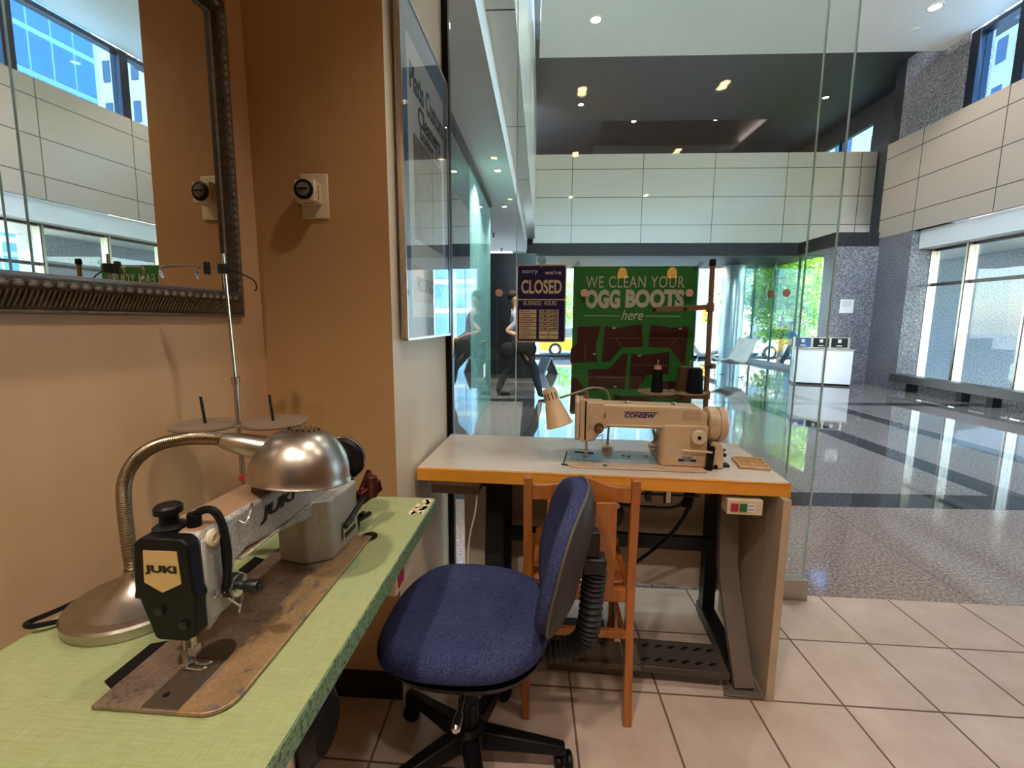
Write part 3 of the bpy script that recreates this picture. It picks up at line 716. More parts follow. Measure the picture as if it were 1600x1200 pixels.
b = MB(); b.lathe([(.07, -.13), (.075, -.12), (.075, .12), (.05, .14)], 24, T(-.26, -.42, .46, 0, PI / 2)); b.build('motor', m_blackmetal, GT)
b = MB(); b.box(-.36, -.10, -.72, -.36, .05, .075); b.build('treadle', m_blackmetal, GT, .004)
b = MB(); b.rod((-.13, -.54, .075), (-.13, -.54, .56), .006); b.lathe([(.011, .40), (.011, .55)], 12, T(-.13, -.54, 0)); b.tube([(-.115, -.54, .47), (-.095, -.54, .50), (-.095, -.54, .45), (-.13, -.56, .42)], .002, 6); b.build('pitman_rod', m_steel, GT)
b = MB(); b.box(-.045, -.012, -.31, -.20, .672, .730); sb_ = b.build('switch_box', m_cream_plastic, GT, .003)
b = MB(); b.box(-.0125, -.0095, -.300, -.262, .685, .718); b.build('red_button', m_red, sb_, .001)

sewing_machine('grey', (-.372, .482, .7703), PI / 2 - .038)
t = thing('table_cable', 'pale cable trailing on the floor under the green table', 'cable', (-.30, .72, .006))
b = MB(); b.tube(smooth_path([(0, .2, 0), (.05, .05, 0), (.0, -.06, 0), (.10, -.12, 0), (.2, -.05, .0), (.26, .06, 0)], 8), .0055, 8); b.build('cable', mat('cable_tan', '#8f7f68', .5), t)

# silver gooseneck desk lamp
def desk_lamp():
    t = thing('desk_lamp', 'brushed silver gooseneck lamp with dome shade standing on the green table', 'lamp', (-.668, .694, .7703))
    b = MB(); b.lathe([(.098, 0), (.1, .003), (.1, .017), (.097, .021), (.083, .022), (.078, .0205), (.072, .023), (.052, .031), (.034, .042), (.022, .055), (.016, .066), (.0155, .072), (.006, .072)], 64); b.build('lamp_base', m_steel, t)
    b = MB(); b.tube(smooth_path([(-.080, -.055, .010), (-.105, -.075, .014), (-.125, -.065, .012), (-.118, -.03, .008), (-.108, .02, .0055)], 6), .0042, 8); b.build('cord', m_black, t)
    P = [(-.004, 0, .055), (-.006, .0, .12), (-.006, .0, .18), (.0, .0, .225), (.022, .002, .262), (.058, .004, .286), (.10, .008, .296), (.135, .012, .297), (.168, .018, .293)]
    pts = smooth_path(P, 26)
    rs = [.0102 + (.0007 if (i % 2) == 0 else -.0003) for i in range(len(pts))]
    b = MB(); b.tube(pts, rs, 12); b.build('gooseneck', mat('bronze_steel_neck', '#9a8a72', .3, 1), t)
    A = toward((.160, .016, .293), (.222, .030, .276))
    b = MB(); b.lathe([(.0115, 0), (.015, .010), (.019, .035), (.021, .068), (.018, .071)], 28, A); b.build('socket', m_steel, t)
    D = T(.270, .050, .219, math.radians(-6), math.radians(5))
    prof = [(.0815, -.002), (.0835, 0), (.0815, .003)] + [(.0805 * math.cos(a) ** .85, 0.003 + .084 * math.sin(a)) for a in [i * PI / 2 / 16 for i in range(1, 16)]] + [(.0005, .087)]
    b = MB(); b.lathe(prof, 56, D, False); sh = b.build('lamp_shade', m_steel, t, solid=.0015)
    b = MB()
    for i in range(16):
        a = i * PI / 8; z = .003 + .084 * math.sin(math.acos(.30 ** (1 / .85))); b.lathe([(.0016, .0), (.0016, .0022)], 8, D @ Matrix.Rotation(a, 4, 'Z') @ T(.0245, 0, z, 0, .25))
    b.build('vent_holes', m_black, sh)
    b = MB(); b.ball((0, 0, .028), (.027, .027, .034), 18, 12, D); b.build('bulb', mat('frosted_bulb', '#e9e4d8', .3), sh)
desk_lamp()

# thread stand behind the grey machine
def thread_stand_grey():
    t = thing('thread_stand', 'empty grey two plate thread stand with a thin steel pole on the green table', 'thread stand', (-.672, 1.0, .7703))
    z = .247
    b = MB(); b.rod((0, 0, 0), (0, 0, .35), .0058); b.lathe([(.009, .345), (.009, .362)], 16); b.lathe([(.014, 0), (.014, .012)], 18); b.build('lower_pole', m_steel, t)
    b = MB(); b.rod((0, 0, .34), (-.006, 0, .635), .0036); b.build('upper_pole', m_chrome, t)
    b = MB()
    for cx, cy_ in ((-.072, -.010), (.070, .028)):
        b.lathe([(.070, z + .008), (.071, z + .003), (.069, z), (.012, z), (.010, z - .004)], 36, T(cx, cy_, 0)); b.lathe([(.006, z + .001), (.0695, z + .001)], 36, T(cx, cy_, 0), False)
    b.prism([(-.03, -.02), (.03, -.01), (.035, .02), (-.02, .014)], z - .001, z + .004, 'xy'); b.build('spool_tray', mat('grey_brown_tray', '#8a7664', .4, .2), t)
    for cx, cy_ in ((-.072, -.010), (.066, .028)):
        b = MB(); b.rod((cx, cy_, z), (cx - .006, cy_, z + .07), .0032); b.build('spool_pin', m_blackmetal, t)
    b = MB(); b.tube(smooth_path([(-.006, 0, .600), (-.05, -.008, .606), (-.115, -.02, .606), (-.132, -.024, .598), (-.128, -.024, .582)], 6), .0022, 6); b.ball((-.128, -.024, .580), .0045, 8, 6)
    b.tube(smooth_path([(-.05, -.008, .606), (-.062, -.010, .596), (-.056, -.010, .580)], 5), .0026, 6); b.build('left_hook', m_chrome, t)
    b = MB(); b.tube(smooth_path([(-.006, 0, .602), (.03, .004, .592), (.055, .008, .578), (.060, .008, .562), (.055, .008, .555)], 6), .0016, 6); b.build('right_hook', m_blackmetal, t)
    b = MB(); b.box(-.016, .004, -.008, .008, .592, .614); b.box(-.045, -.034, -.012, -.002, .590, .618); b.build('hook_clamp', m_blackmetal, t, .002)
thread_stand_grey()
t = thing('bobbin_spindle', 'short steel thread spindle on a grey block behind the grey sewing machine', 'spindle', (-.625, .93, .7703), -.04)
b = MB(); b.box(-.035, .035, -.045, .045, 0, .10); b.build('block', mat('dusty_grey_block', '#8b8075', .6), t, .006)
b = MB(); b.lathe([(.018, .10), (.018, .104), (.014, .106), (.004, .106)], 20); b.rod((0, 0, .104), (-.004, 0, .168), .0032); b.build('spindle_pin', m_steel, t)
b = MB(); b.lathe([(.007, 0), (.007, .008)], 14, T(.004, -.002, .150, PI / 2)); b.build('red_screw', m_red, t)

# ------------------------------------------------------------------ white table with the beige machine
WT = thing('white_sewing_table', 'sewing table with worn white top and orange wood front edge before the glass', 'table', (-.392, 1.517, 0), -.076)
b = MB(); b.box(0, 1.238, .012, .49, .706, .748); b.build('table_core', m_greybeige, WT)
b = MB(); b.box(0, 1.238, .012, .49, .748, .750); b.build('table_top', m_white_top, WT)
b = MB(); b.box(0, 1.238, 0, .0125, .705, .7495); b.box(1.226, 1.238, 0, .49, .705, .7495); b.build('wooden_edge', m_orange_edge, WT, .002)
b = MB()
for i in range(58): x = .06 + i * .0185; b.box(x, x + .0006, .045, .045 + (.012 if i % 4 == 0 else .006), .7500, .7503)
b.build('ruler_marks', mat('faded_ink', '#8f7f72', .6), WT)
b = MB(); b.box(1.205, 1.228, -.028, .46, 0, .705); b.build('side_board', m_greybeige, WT, .001)
b = MB(); b.box(1.2285, 1.2292, -.028, .46, 0, .705); b.box(1.205, 1.2292, -.0288, -.028, 0, .705); b.build('board_edging', mat('light_edging', '#b7a28b', .5), WT)
b = MB(); b.box(.07, 1.20, .44, .455, .11, .705); b.build('back_board', mat('pale_back_board', '#cdbfac', .5), WT)
for x, nm in ((.22, 0), (1.09, 1)):
    b = MB(); b.bar((x + .03, .20, .70), (x + .03, .16, .36), .068, .035, (0, 1, 0)); b.bar((x + .03, .16, .37), (x + .055, .005, .012), .068, .03, (0, 1, 0)); b.build('front_leg', m_legsteel if nm else m_blackmetal, WT, .003)
    b = MB(); b.box(x + .02, x + .07, .37, .43, .01, .70); b.build('rear_post', m_blackmetal, WT, .003)
    b = MB(); b.box(x + .015, x + .075, .02, .44, .008, .055); b.build('foot_rail', m_blackmetal, WT, .004)
    b = MB(); b.prism([(x - .02, -.03), (x + .11, -.03), (x + .11, .05), (x + .0, .05)], 0, .008, 'xy'); b.build('foot_plate', m_legsteel, WT, .002)
    b = MB(); b.box(x, x + .07, .06, .42, .672, .705); b.build('top_bracket', m_blackmetal, WT)
b = MB(); b.lathe([(.014, 0), (.014, .004), (.008, .006)], 18, T(.255, .188, .64, PI / 2)); b.lathe([(.012, 0), (.012, .004), (.007, .006)], 18, T(1.14, .17, .63, PI / 2)); b.build('stand_bolt', m_chrome, WT)
b = MB(); b.box(.28, 1.12, .31, .335, .345, .40); b.build('cross_beam', m_blackmetal, WT)
b = MB(); b.box(.78, 1.09, -.01, .13, .064, .074); b.box(.78, 1.09, -.018, -.01, .052, .078); pd = b.build('treadle', mat('grey_treadle', '#4c443f', .45, .3), WT, .002)
b = MB()
for r_, y in ((0, .015), (1, .085)):
    for i in range(6):
        x = .80 + i * .046 + .012 * r_
        b = MB(); b.prism([(x, y), (x + .016, y), (x + .016, y + .008), (x + .03, y + .008), (x + .03, y + .016), (x + .010, y + .016), (x + .010, y + .008), (x, y + .008)], .0738, .0746, 'xy'); b.build('tread_slot', m_black, pd)
pass
b = MB(); b.box(.47, .795, -.02, .10, .055, .075); b.box(.47, .795, .02, .05, 0, .055); b.build('treadle_bar', m_legsteel, WT, .003)
b = MB(); b.lathe([(.05, -.14), (.075, -.13), (.078, .06), (.06, .12), (.03, .13)], 28, T(.62, .27, .52, 0, PI / 2)); b.box(.55, .70, .22, .32, .59, .70); b.build('motor', m_blackmetal, WT)
b = MB(); b.box(.56, 1.03, .10, .34, .664, .705); b.build('oil_pan', mat('pale_oil_pan', '#b5a998', .45), WT, .006)
b = MB(); b.rod((.72, .07, .668), (.98, .07, .668), .0045); b.tube(smooth_path([(.70, .09, .615), (.80, .09, .612), (.88, .09, .612), (.92, .09, .625), (.94, .09, .65)], 5), .006, 8); b.rod((.705, .09, .615), (.705, .10, .10), .003); b.box(.86, .885, .06, .08, .64, .69); b.bar((.96, .1, .70), (.94, .08, .62), .03, .02); b.box(.80, .82, .07, .1, .64, .70); b.build('knee_lift', m_blackmetal, WT, .001)
b = MB(); b.lathe([(.010, 0), (.010, .014)], 14, T(.705, .097, .613, PI / 2)); b.build('linkage_joint', m_steel, WT)
b = MB(); b.box(.865, .88, .055, .062, .645, .69); b.build('linkage_plate', m_steel, WT)
b = MB(); b.tube(smooth_path([(.955, .10, .62), (.95, .15, .55), (.92, .2, .46), (.86, .25, .36), (.78, .28, .27), (.70, .3, .2)], 6), .007, 8); b.build('motor_cable', m_black, WT)
b = MB(); b.box(1.045, 1.155, -.006, .05, .640, .692); sb_ = b.build('switch_box', m_cream_plastic, WT, .003)
b = MB(); b.box(1.055, 1.078, -.011, -.006, .653, .679); b.build('stop_button', m_red, sb_, .001)
b = MB(); b.box(1.083, 1.105, -.011, -.006, .653, .679); b.build('start_button', m_green_btn, sb_, .001)
b = MB(); b.box(1.107, 1.130, -.0068, -.006, .653, .679); b.build('paper_label', m_white, sb_)
for k_, s_ in enumerate(('MOTOR', 'ON/OFF')): lettering(s_, FRONT(1.1185, -.0071, .672 - .012 * k_), .018, .005, m_ink, sb_)
b = MB(); b.box(.03, .21, .06, .40, .635, .704); b.build('tray_drawer', mat('cream_tray', '#8b7b69', .45), WT, .008)
b = MB(); b.box(.026, .214, .050, .066, .672, .702); b.build('tray_lip', mat('cream_tray_lip', '#c3ae94', .45), WT, .004)
t = thing('parts_tray', 'small orange wooden tray with compartments at the right end of the white table', 'tray', (.805, 1.62, .7503), -.20)
b = MB(); b.box(-.05, .05, -.06, .06, 0, .004); b.build('tray_base', mat('orange_tray_wood', '#b97a3a', .5), t)
b = MB()
for x in (-.05, .047): b.box(x, x + .003, -.06, .06, 0, .012)
for y in (-.06, -.02, .018, .057): b.box(-.05, .05, y, y + .003, 0, .012)
b.box(-.0015, .0015, -.06, .018, 0, .010); b.build('dividers', mat('pale_tray_wood', '#dcc39a', .5), t)
sewing_machine('beige', (.135 , 1.548, .7505), -.076)

t = thing('hanging_cable', 'thin white cable hanging below the tray of the white table', 'cable', (-.195, 1.58, 0))
b = MB(); b.tube(smooth_path([(.0, 0, .70), (.008, 0, .64), (.0, 0, .56), (-.02, .0, .47), (-.03, .01, .36), (-.032, .02, .2), (-.03, .03, .02)], 6), .0032, 6); b.build('cord', m_white, t)
t = thing('black_foot_rest', 'dark plate lying on the floor beneath the white table', 'plate', (.20, 1.66, 0), -.05)
b = MB(); b.box(-.12, .12, -.10, .10, 0, .03); b.build('plate', m_blackmetal, t, .006)

# beige work lamp
def work_lamp():
    t = thing('work_lamp', 'small beige cone work lamp on a bent arm beside the beige sewing machine', 'lamp', (.318, 1.79, .7503))
    b = MB(); b.lathe([(.022, 0), (.022, .012), (.012, .016), (.009, .02)], 22); b.build('lamp_base', m_cream_plastic, t)
    pts = smooth_path([(0, 0, .016), (.004, 0, .14), (-.01, -.02, .235), (-.07, -.07, .262), (-.14, -.12, .250), (-.205, -.165, .238)], 14)
    b = MB(); b.tube(pts, .0045, 10); b.build('lamp_arm', mat('greyish_lamp_arm', '#a08f78', .35, .5), t)
    c = Vector((-.234, -.185, .226)); d = Vector((.035, -.012, -.11)).normalized()
    A = Matrix.Translation(c - d * .048) @ d.to_track_quat('Z', 'Y').to_matrix().to_4x4()
    b = MB(); b.lathe([(.012, -.002), (.022, 0), (.0235, .004), (.026, .050), (.029, .056), (.047, .135), (.0485, .137)], 36, A, False); sh = b.build('lamp_shade', m_beige2, t, solid=.0016)
    b = MB(); b.lathe([(.0005, -.002), (.014, -.002)], 24, A, False); b.build('shade_cap', m_beige2, sh)
    b = MB()
    for i in range(12):
        M = A @ Matrix.Rotation(i * PI / 6, 4, 'Z'); b.box(.0238, .0262, -.0018, .0018, .014, .040, M)
    b.build('vent_slots', m_ink, sh)
    b = MB(); b.ball((0, 0, .092), (.024, .024, .034), 16, 10, A); b.build('bulb', mat('frosted_bulb_small', '#e3d6c0', .25), sh)
work_lamp()

# thread stand of the beige machine with its cones
SX, SY = .763, 1.95
t = thing('thread_stand', 'tall bronze thread stand with two round plates behind the beige sewing machine', 'thread stand', (SX, SY, .7503))
b = MB(); b.rod((0, 0, 0), (-.010, 0, .745), .0105, 14); b.lathe([(.022, 0), (.022, .012), (.016, .02)], 20); b.build('pole', m_pole, t)
b = MB(); b.lathe([(.013, .742), (.014, .746), (.014, .764), (.010, .770)], 18, T(-.010, 0, 0)); b.build('pole_cap', m_black, t)
b = MB(); b.bar((.006, -.004, .575), (-.252, -.008, .563), .022, .009, (0, 1, 0)); b.lathe([(.015, .556), (.015, .592)], 18, T(-.008, 0, 0)); b.build('guide_arm', m_pole, t, .002)
b = MB()
for x in (-.246, -.118): b.lathe([(.004, 0), (.0075, 0), (.0075, .004), (.004, .004)], 16, T(x, -.016, .566 + (x + .1) * .03, PI / 2), False)
b.build('guide_eyelet', m_black, t)
b = MB(); b.bar((.010, -.004, .200), (-.24, -.008, .204), .03, .016, (0, 1, 0)); b.lathe([(.015, .184), (.015, .222)], 18, T(-.003, 0, 0)); b.lathe([(.016, 0), (.016, .03)], 16, T(-.10, -.01, .196, PI / 2)); b.box(-.12, -.09, -.02, .02, .19, .222); b.build('tray_arm', m_pole, t, .002)
b = MB(); b.lathe([(.013, .315), (.013, .345)], 16, T(-.004, 0, 0)); b.lathe([(.01, 0), (.012, .03)], 12, T(-.005, -.01, .33, PI / 2, 0, .5)); b.build('pole_clamp', m_pole, t, .001)
for x, y in ((-.222, -.03), (-.085, -.022)):
    b = MB(); b.lathe([(.006, .2125), (.072, .2125), (.078, .218), (.0785, .221), (.074, .2175), (.006, .2165)], 40, T(x, y, 0), False); b.build('spool_plate', mat('tan_spool_plate', '#b29c80', .45, .1), t)
    b = MB(); b.rod((x, y, .2125), (x, y, .355 if x < -.1 else .35), .0032); b.build('spool_pin', m_steel, t)
def cone(label, x, y, r0, r1, h, m, top, topm):
    t = thing('thread_cone', label, 'thread cone', (SX + x, SY + y, .7503 + .2175), 0, 'cones of thread on the stand')
    prof = [(.0045, 0), (r0 - .002, 0), (r0, .002)]
    for i in range(24): prof.append((r0 + (r1 - r0) * (i + 1) / 24 + (.0006 if i % 2 else 0), .002 + (h - .004) * (i + 1) / 24))
    prof += [(.0045, h)]
    b = MB(); b.lathe(prof, 30, None, False); b.build('thread_winding', m, t)
    b = MB(); b.lathe([(.0045, h - .002), (r1 * .8, h - .002), (r1 * .72, h + top), (.0045, h + top)], 20, None, False); b.build('cone_core', topm, t)
cone('slim black thread cone with a pink tip on the left plate of the bronze stand', -.222, -.03, .0245, .0185, .098, m_thread, .014, m_pink)
cone('wide black thread cone on the right plate of the bronze stand', -.070, -.046, .034, .026, .104, m_thread, .003, m_blackmetal)
cone('brown thread cone half hidden behind the wide black cone', -.098, .014, .034, .024, .104, m_thread_brown, .003, m_pole)

# ------------------------------------------------------------------ signs on the glass
def closed_sign():
    y = GY(.05) - .012 - .008
    t = thing('closed_sign', 'navy closed sign with a business hours table hanging on the shop glass', 'sign', (.049, y, 1.170), -.02)
    W, H = .217, .338; f = lambda x, z: FRONT(x - W / 2, -.0022, z)
    b = MB(); b.prism([(p[0] - W / 2, p[1]) for p in rounded(0, W, 0, H, .010)], -.0012, .001, 'xz'); b.build('sign_plate', m_gold_letter, t)
    b = MB()
    for z0, z1 in ((.006, .185), (.190, H - .005)): b.prism([(p[0] - W / 2, p[1]) for p in rounded(.005, W - .005, z0, z1, .008)], -.0018, -.0012, 'xz')
    b.build('navy_face', m_navy, t)
    lettering('sorry', f(.058, .3045), .068, .018, m_white_letter, t, bold=.012); lettering("we're", f(.158, .3045), .072, .018, m_white_letter, t, bold=.012)
    lettering('CLOSED', f(W / 2, .243), .178, .060, m_gold_letter, t, bold=.03)
    lettering('BUSINESS', f(.070, .172), .078, .019, m_gold_letter, t, bold=.005); lettering('HOURS', f(.149, .172), .054, .019, m_gold_letter, t, bold=.005)
    b = MB()
    for i in range(7):
        z = .144 - i * .0188
        b.box(.012 - W / 2, .088 - W / 2, -.0022, -.0018, z - .016, z)
        b.box(.100 - W / 2, .140 - W / 2, -.0022, -.0018, z - .016, z); b.box(.142 - W / 2, .186 - W / 2, -.0022, -.0018, z - .016, z)
    b.build('hour_cells', m_gold_letter, t)
    for i, d in enumerate(('MONDAY', 'TUESDAY', 'WEDNESDAY', 'THURSDAY', 'FRIDAY', 'SATURDAY', 'SUNDAY')):
        z = .136 - i * .0188; w = .0068 * len(d)
        lettering(d, FRONT(.019 + w / 2 - W / 2, -.0025, z), w, .007, m_ink, t, name='day_lettering', bold=.015)
        if i < 5:
            lettering('7:30', FRONT(.120 - W / 2, -.0025, z), .034, .0115, m_ink, t, name='hour_lettering', bold=.03)
            lettering('6:00', FRONT(.164 - W / 2, -.0025, z), .036, .0115, m_ink, t, name='hour_lettering', bold=.03)
    b = MB(); b.lathe([(.0028, -.0005), (.0028, .0005)], 14, T(0, -.0022, .330, PI / 2)); b.build('hang_hole', m_white, t)
    b = MB(); b.lathe([(.022, .0), (.018, .004), (.007, .009), (.006, .014), (.003, .016)], 24, T(0, .0095, .356, PI / 2)); b.build('suction_cup', m_clear, t)
    b = MB(); b.tube([(.006 * math.cos(a), -.006, .352 + .007 * math.sin(a)) for a in [i * PI / 8 for i in range(17)]] + [(0, -.003, .331)], .0012, 6); b.build('hook', m_chrome, t)
closed_sign()

def boots_poster():
    x0 = .19; W, H = .535, .66
    t = thing('boots_poster', 'green poster with white lettering and brown boot pictures hanging on the shop glass', 'poster', (x0, GY(x0) + .004, .842), -.03)
    b = MB(); b.box(0, W, -.0006, .0004, 0, H); b.build('sheet', m_green_sign, t)
    S = W / 1400                       # poster pixels of the studied crop -> metres
    def P(px, py): return ((px - 120) * S, H - (py - 108) * S)
    def L(s, cx, cy_, w, h, **k):
        x, z = P(cx, cy_); lettering(s, FRONT(x, -.0010, z), w * S, h * S, m_white_letter, t, **k)
    L('WE CLEAN YOUR', 818, 283, 1110, 130, bold=.0, spacing=1.1)
    L('OGG', 460, 475, 400, 215, bold=.055); L('BOOTS', 1050, 470, 660, 210, bold=.055)
    L('here', 805, 655, 250, 118, shear=.35, bold=.005)
    b = MB()
    for a, c in ((250, 655), (950, 1350)):
        (xa, z), (xb, _) = P(a, 668), P(c, 668); b.box(xa, xb, -.0012, -.0006, z - .0012, z + .0012)
    b.build('rule_lines', m_white_letter, t)
    def boot(pts):
        b = MB(); b.prism([P(x, y) for x, y in pts], -.0011, -.0006, 'xz'); b.build('boot_picture', m_brown, t)
    dy = 730
    B = [[(180, 795), (450, 785), (400, 1000), (420, 1205), (105, 1220), (105, 1050), (180, 1000)],
         [(495, 775), (600, 810), (920, 760), (940, 1025), (700, 1030), (560, 1200), (470, 1205)],
         [(1020, 765), (1250, 800), (1450, 780), (1430, 1220), (1390, 1210), (1250, 1030), (1000, 1025)],
         [(315, dy + 565), (560, dy + 555), (720, dy + 365), (770, dy + 380), (750, dy + 800), (600, dy + 785), (325, dy + 825)],
         [(810, dy + 365), (900, dy + 395), (1245, dy + 345), (1250, dy + 610), (1000, dy + 620), (900, dy + 790), (795, dy + 790)],
         [(120, dy + 670), (180, dy + 670), (290, dy + 800), (240, dy + 1000), (110, dy + 1090)],
         [(630, dy + 870), (1050, dy + 880), (1060, dy + 1000), (760, dy + 1060), (640, dy + 1050)],
         [(1145, dy + 690), (1420, dy + 700), (1400, dy + 900), (1150, dy + 890)]]
    for p in B: boot(p)
    b = MB()
    for a, c in (((560, 920), (905, 920)), ((1020, 920), (1400, 920)), ((330, dy + 655), (740, dy + 655)), ((830, dy + 505), (1240, dy + 505)), ((275, 990), (275, 1200)), ((630, 925), (690, 1010)), ((1310, 930), (1260, 1000))):
        p, q = P(*a), P(*c); b.bar((p[0], -.0013, p[1]), (q[0], -.0013, q[1]), .0016, .0004, (0, 1, 0))
    b.build('seam_lines', mat('seam_tan', '#a07a66', .6), t)
    b = MB()
    for x, y in ((600, 808), (1355, 808), (905, dy + 395), (640, dy + 765), (385, 1110)):
        p = P(x, y); b = MB(); b.box(p[0] - .006, p[0] + .006, -.0014, -.0011, p[1] - .0035, p[1] + .0035); b.build('boot_tag', m_white_letter, t)
    b = MB()
    for px, py in ((135, 105), (1515, 105)):
        p = P(px, py); b.bar((p[0] - .018, -.001, p[1] - .016), (p[0] + .018, -.001, p[1] + .016), .018, .0004, (0, 1, 0))
    b.build('adhesive_tape', glass('clear_tape', (.8, .85, .82, 1), 1.4, .2), t)
boots_poster()

# ------------------------------------------------------------------ wooden chair
def wooden_chair():
    t = thing('wooden_chair', 'cherry stained wooden chair with curved crest rail pushed up to the white table', 'chair', (.160, 1.325, 0), -.045)
    for s in (-1, 1):
        b = MB(); x = s * .160
        pr = [(-.047, 0), (-.012, 0), (.022, .43), (.020, .50), (-.004, .80), (-.034, .80), (-.012, .50), (-.014, .43)]
        b.prism(pr, x - .013, x + .013, 'yz'); b.build('back_leg', m_chairwood, t, .003)
        b = MB(); b.prism([(.335, .43), (.372, .43), (.366, 0), (.338, 0)], x - .014, x + .014, 'yz'); b.build('front_leg', m_chairwood, t, .003)
        b = MB(); b.box(x - .009, x + .009, .0, .345, .395, .43); b.build('side_rail', m_chairwood, t, .002)
        b = MB(); b.box(x - .008, x + .008, -.015, .345, .20, .228); b.build('side_stretcher', m_chairwood, t, .002)
        b = MB(); b.prism([(s * .07 - .030, .445), (s * .07 + .030, .445), (s * .07 + .033, .60), (s * .07 + .031, .755), (s * .07 - .031, .755), (s * .07 - .033, .60)], -.010, .000, 'xz', Matrix.Shear('XZ', 4, (0, 0)) if False else T(0, 0, 0, .045) @ T(0, -.02, -.012)); b.build('back_splat', m_chairwood, t, .002)
    top = [(-.147 + .294 * i / 24, .772 + .033 * math.exp(-((i - 12) / 5.2) ** 2) + .004 * abs(i - 12) / 12) for i in range(25)]
    b = MB(); b.prism(top + [(.147, .728), (-.147, .728)], -.026, -.006, 'xz'); b.build('crest_rail', m_chairwood, t, .003)
    b = MB(); b.box(-.147, .147, -.010, .012, .398, .442); b.build('lower_back_rail', m_chairwood, t, .003)
    b = MB(); b.prism(rounded(-.145, .145, .016, .385, .02), .43, .452, 'xy'); b.build('seat', m_chairwood, t, .005)
    b = MB(); b.box(-.147, .147, .338, .356, .39, .43); b.build('front_rail', m_chairwood, t, .002)
    b = MB(); b.box(-.155, .155, -.024, -.006, .285, .31); b.build('rear_stretcher', m_chairwood, t, .002)
wooden_chair()

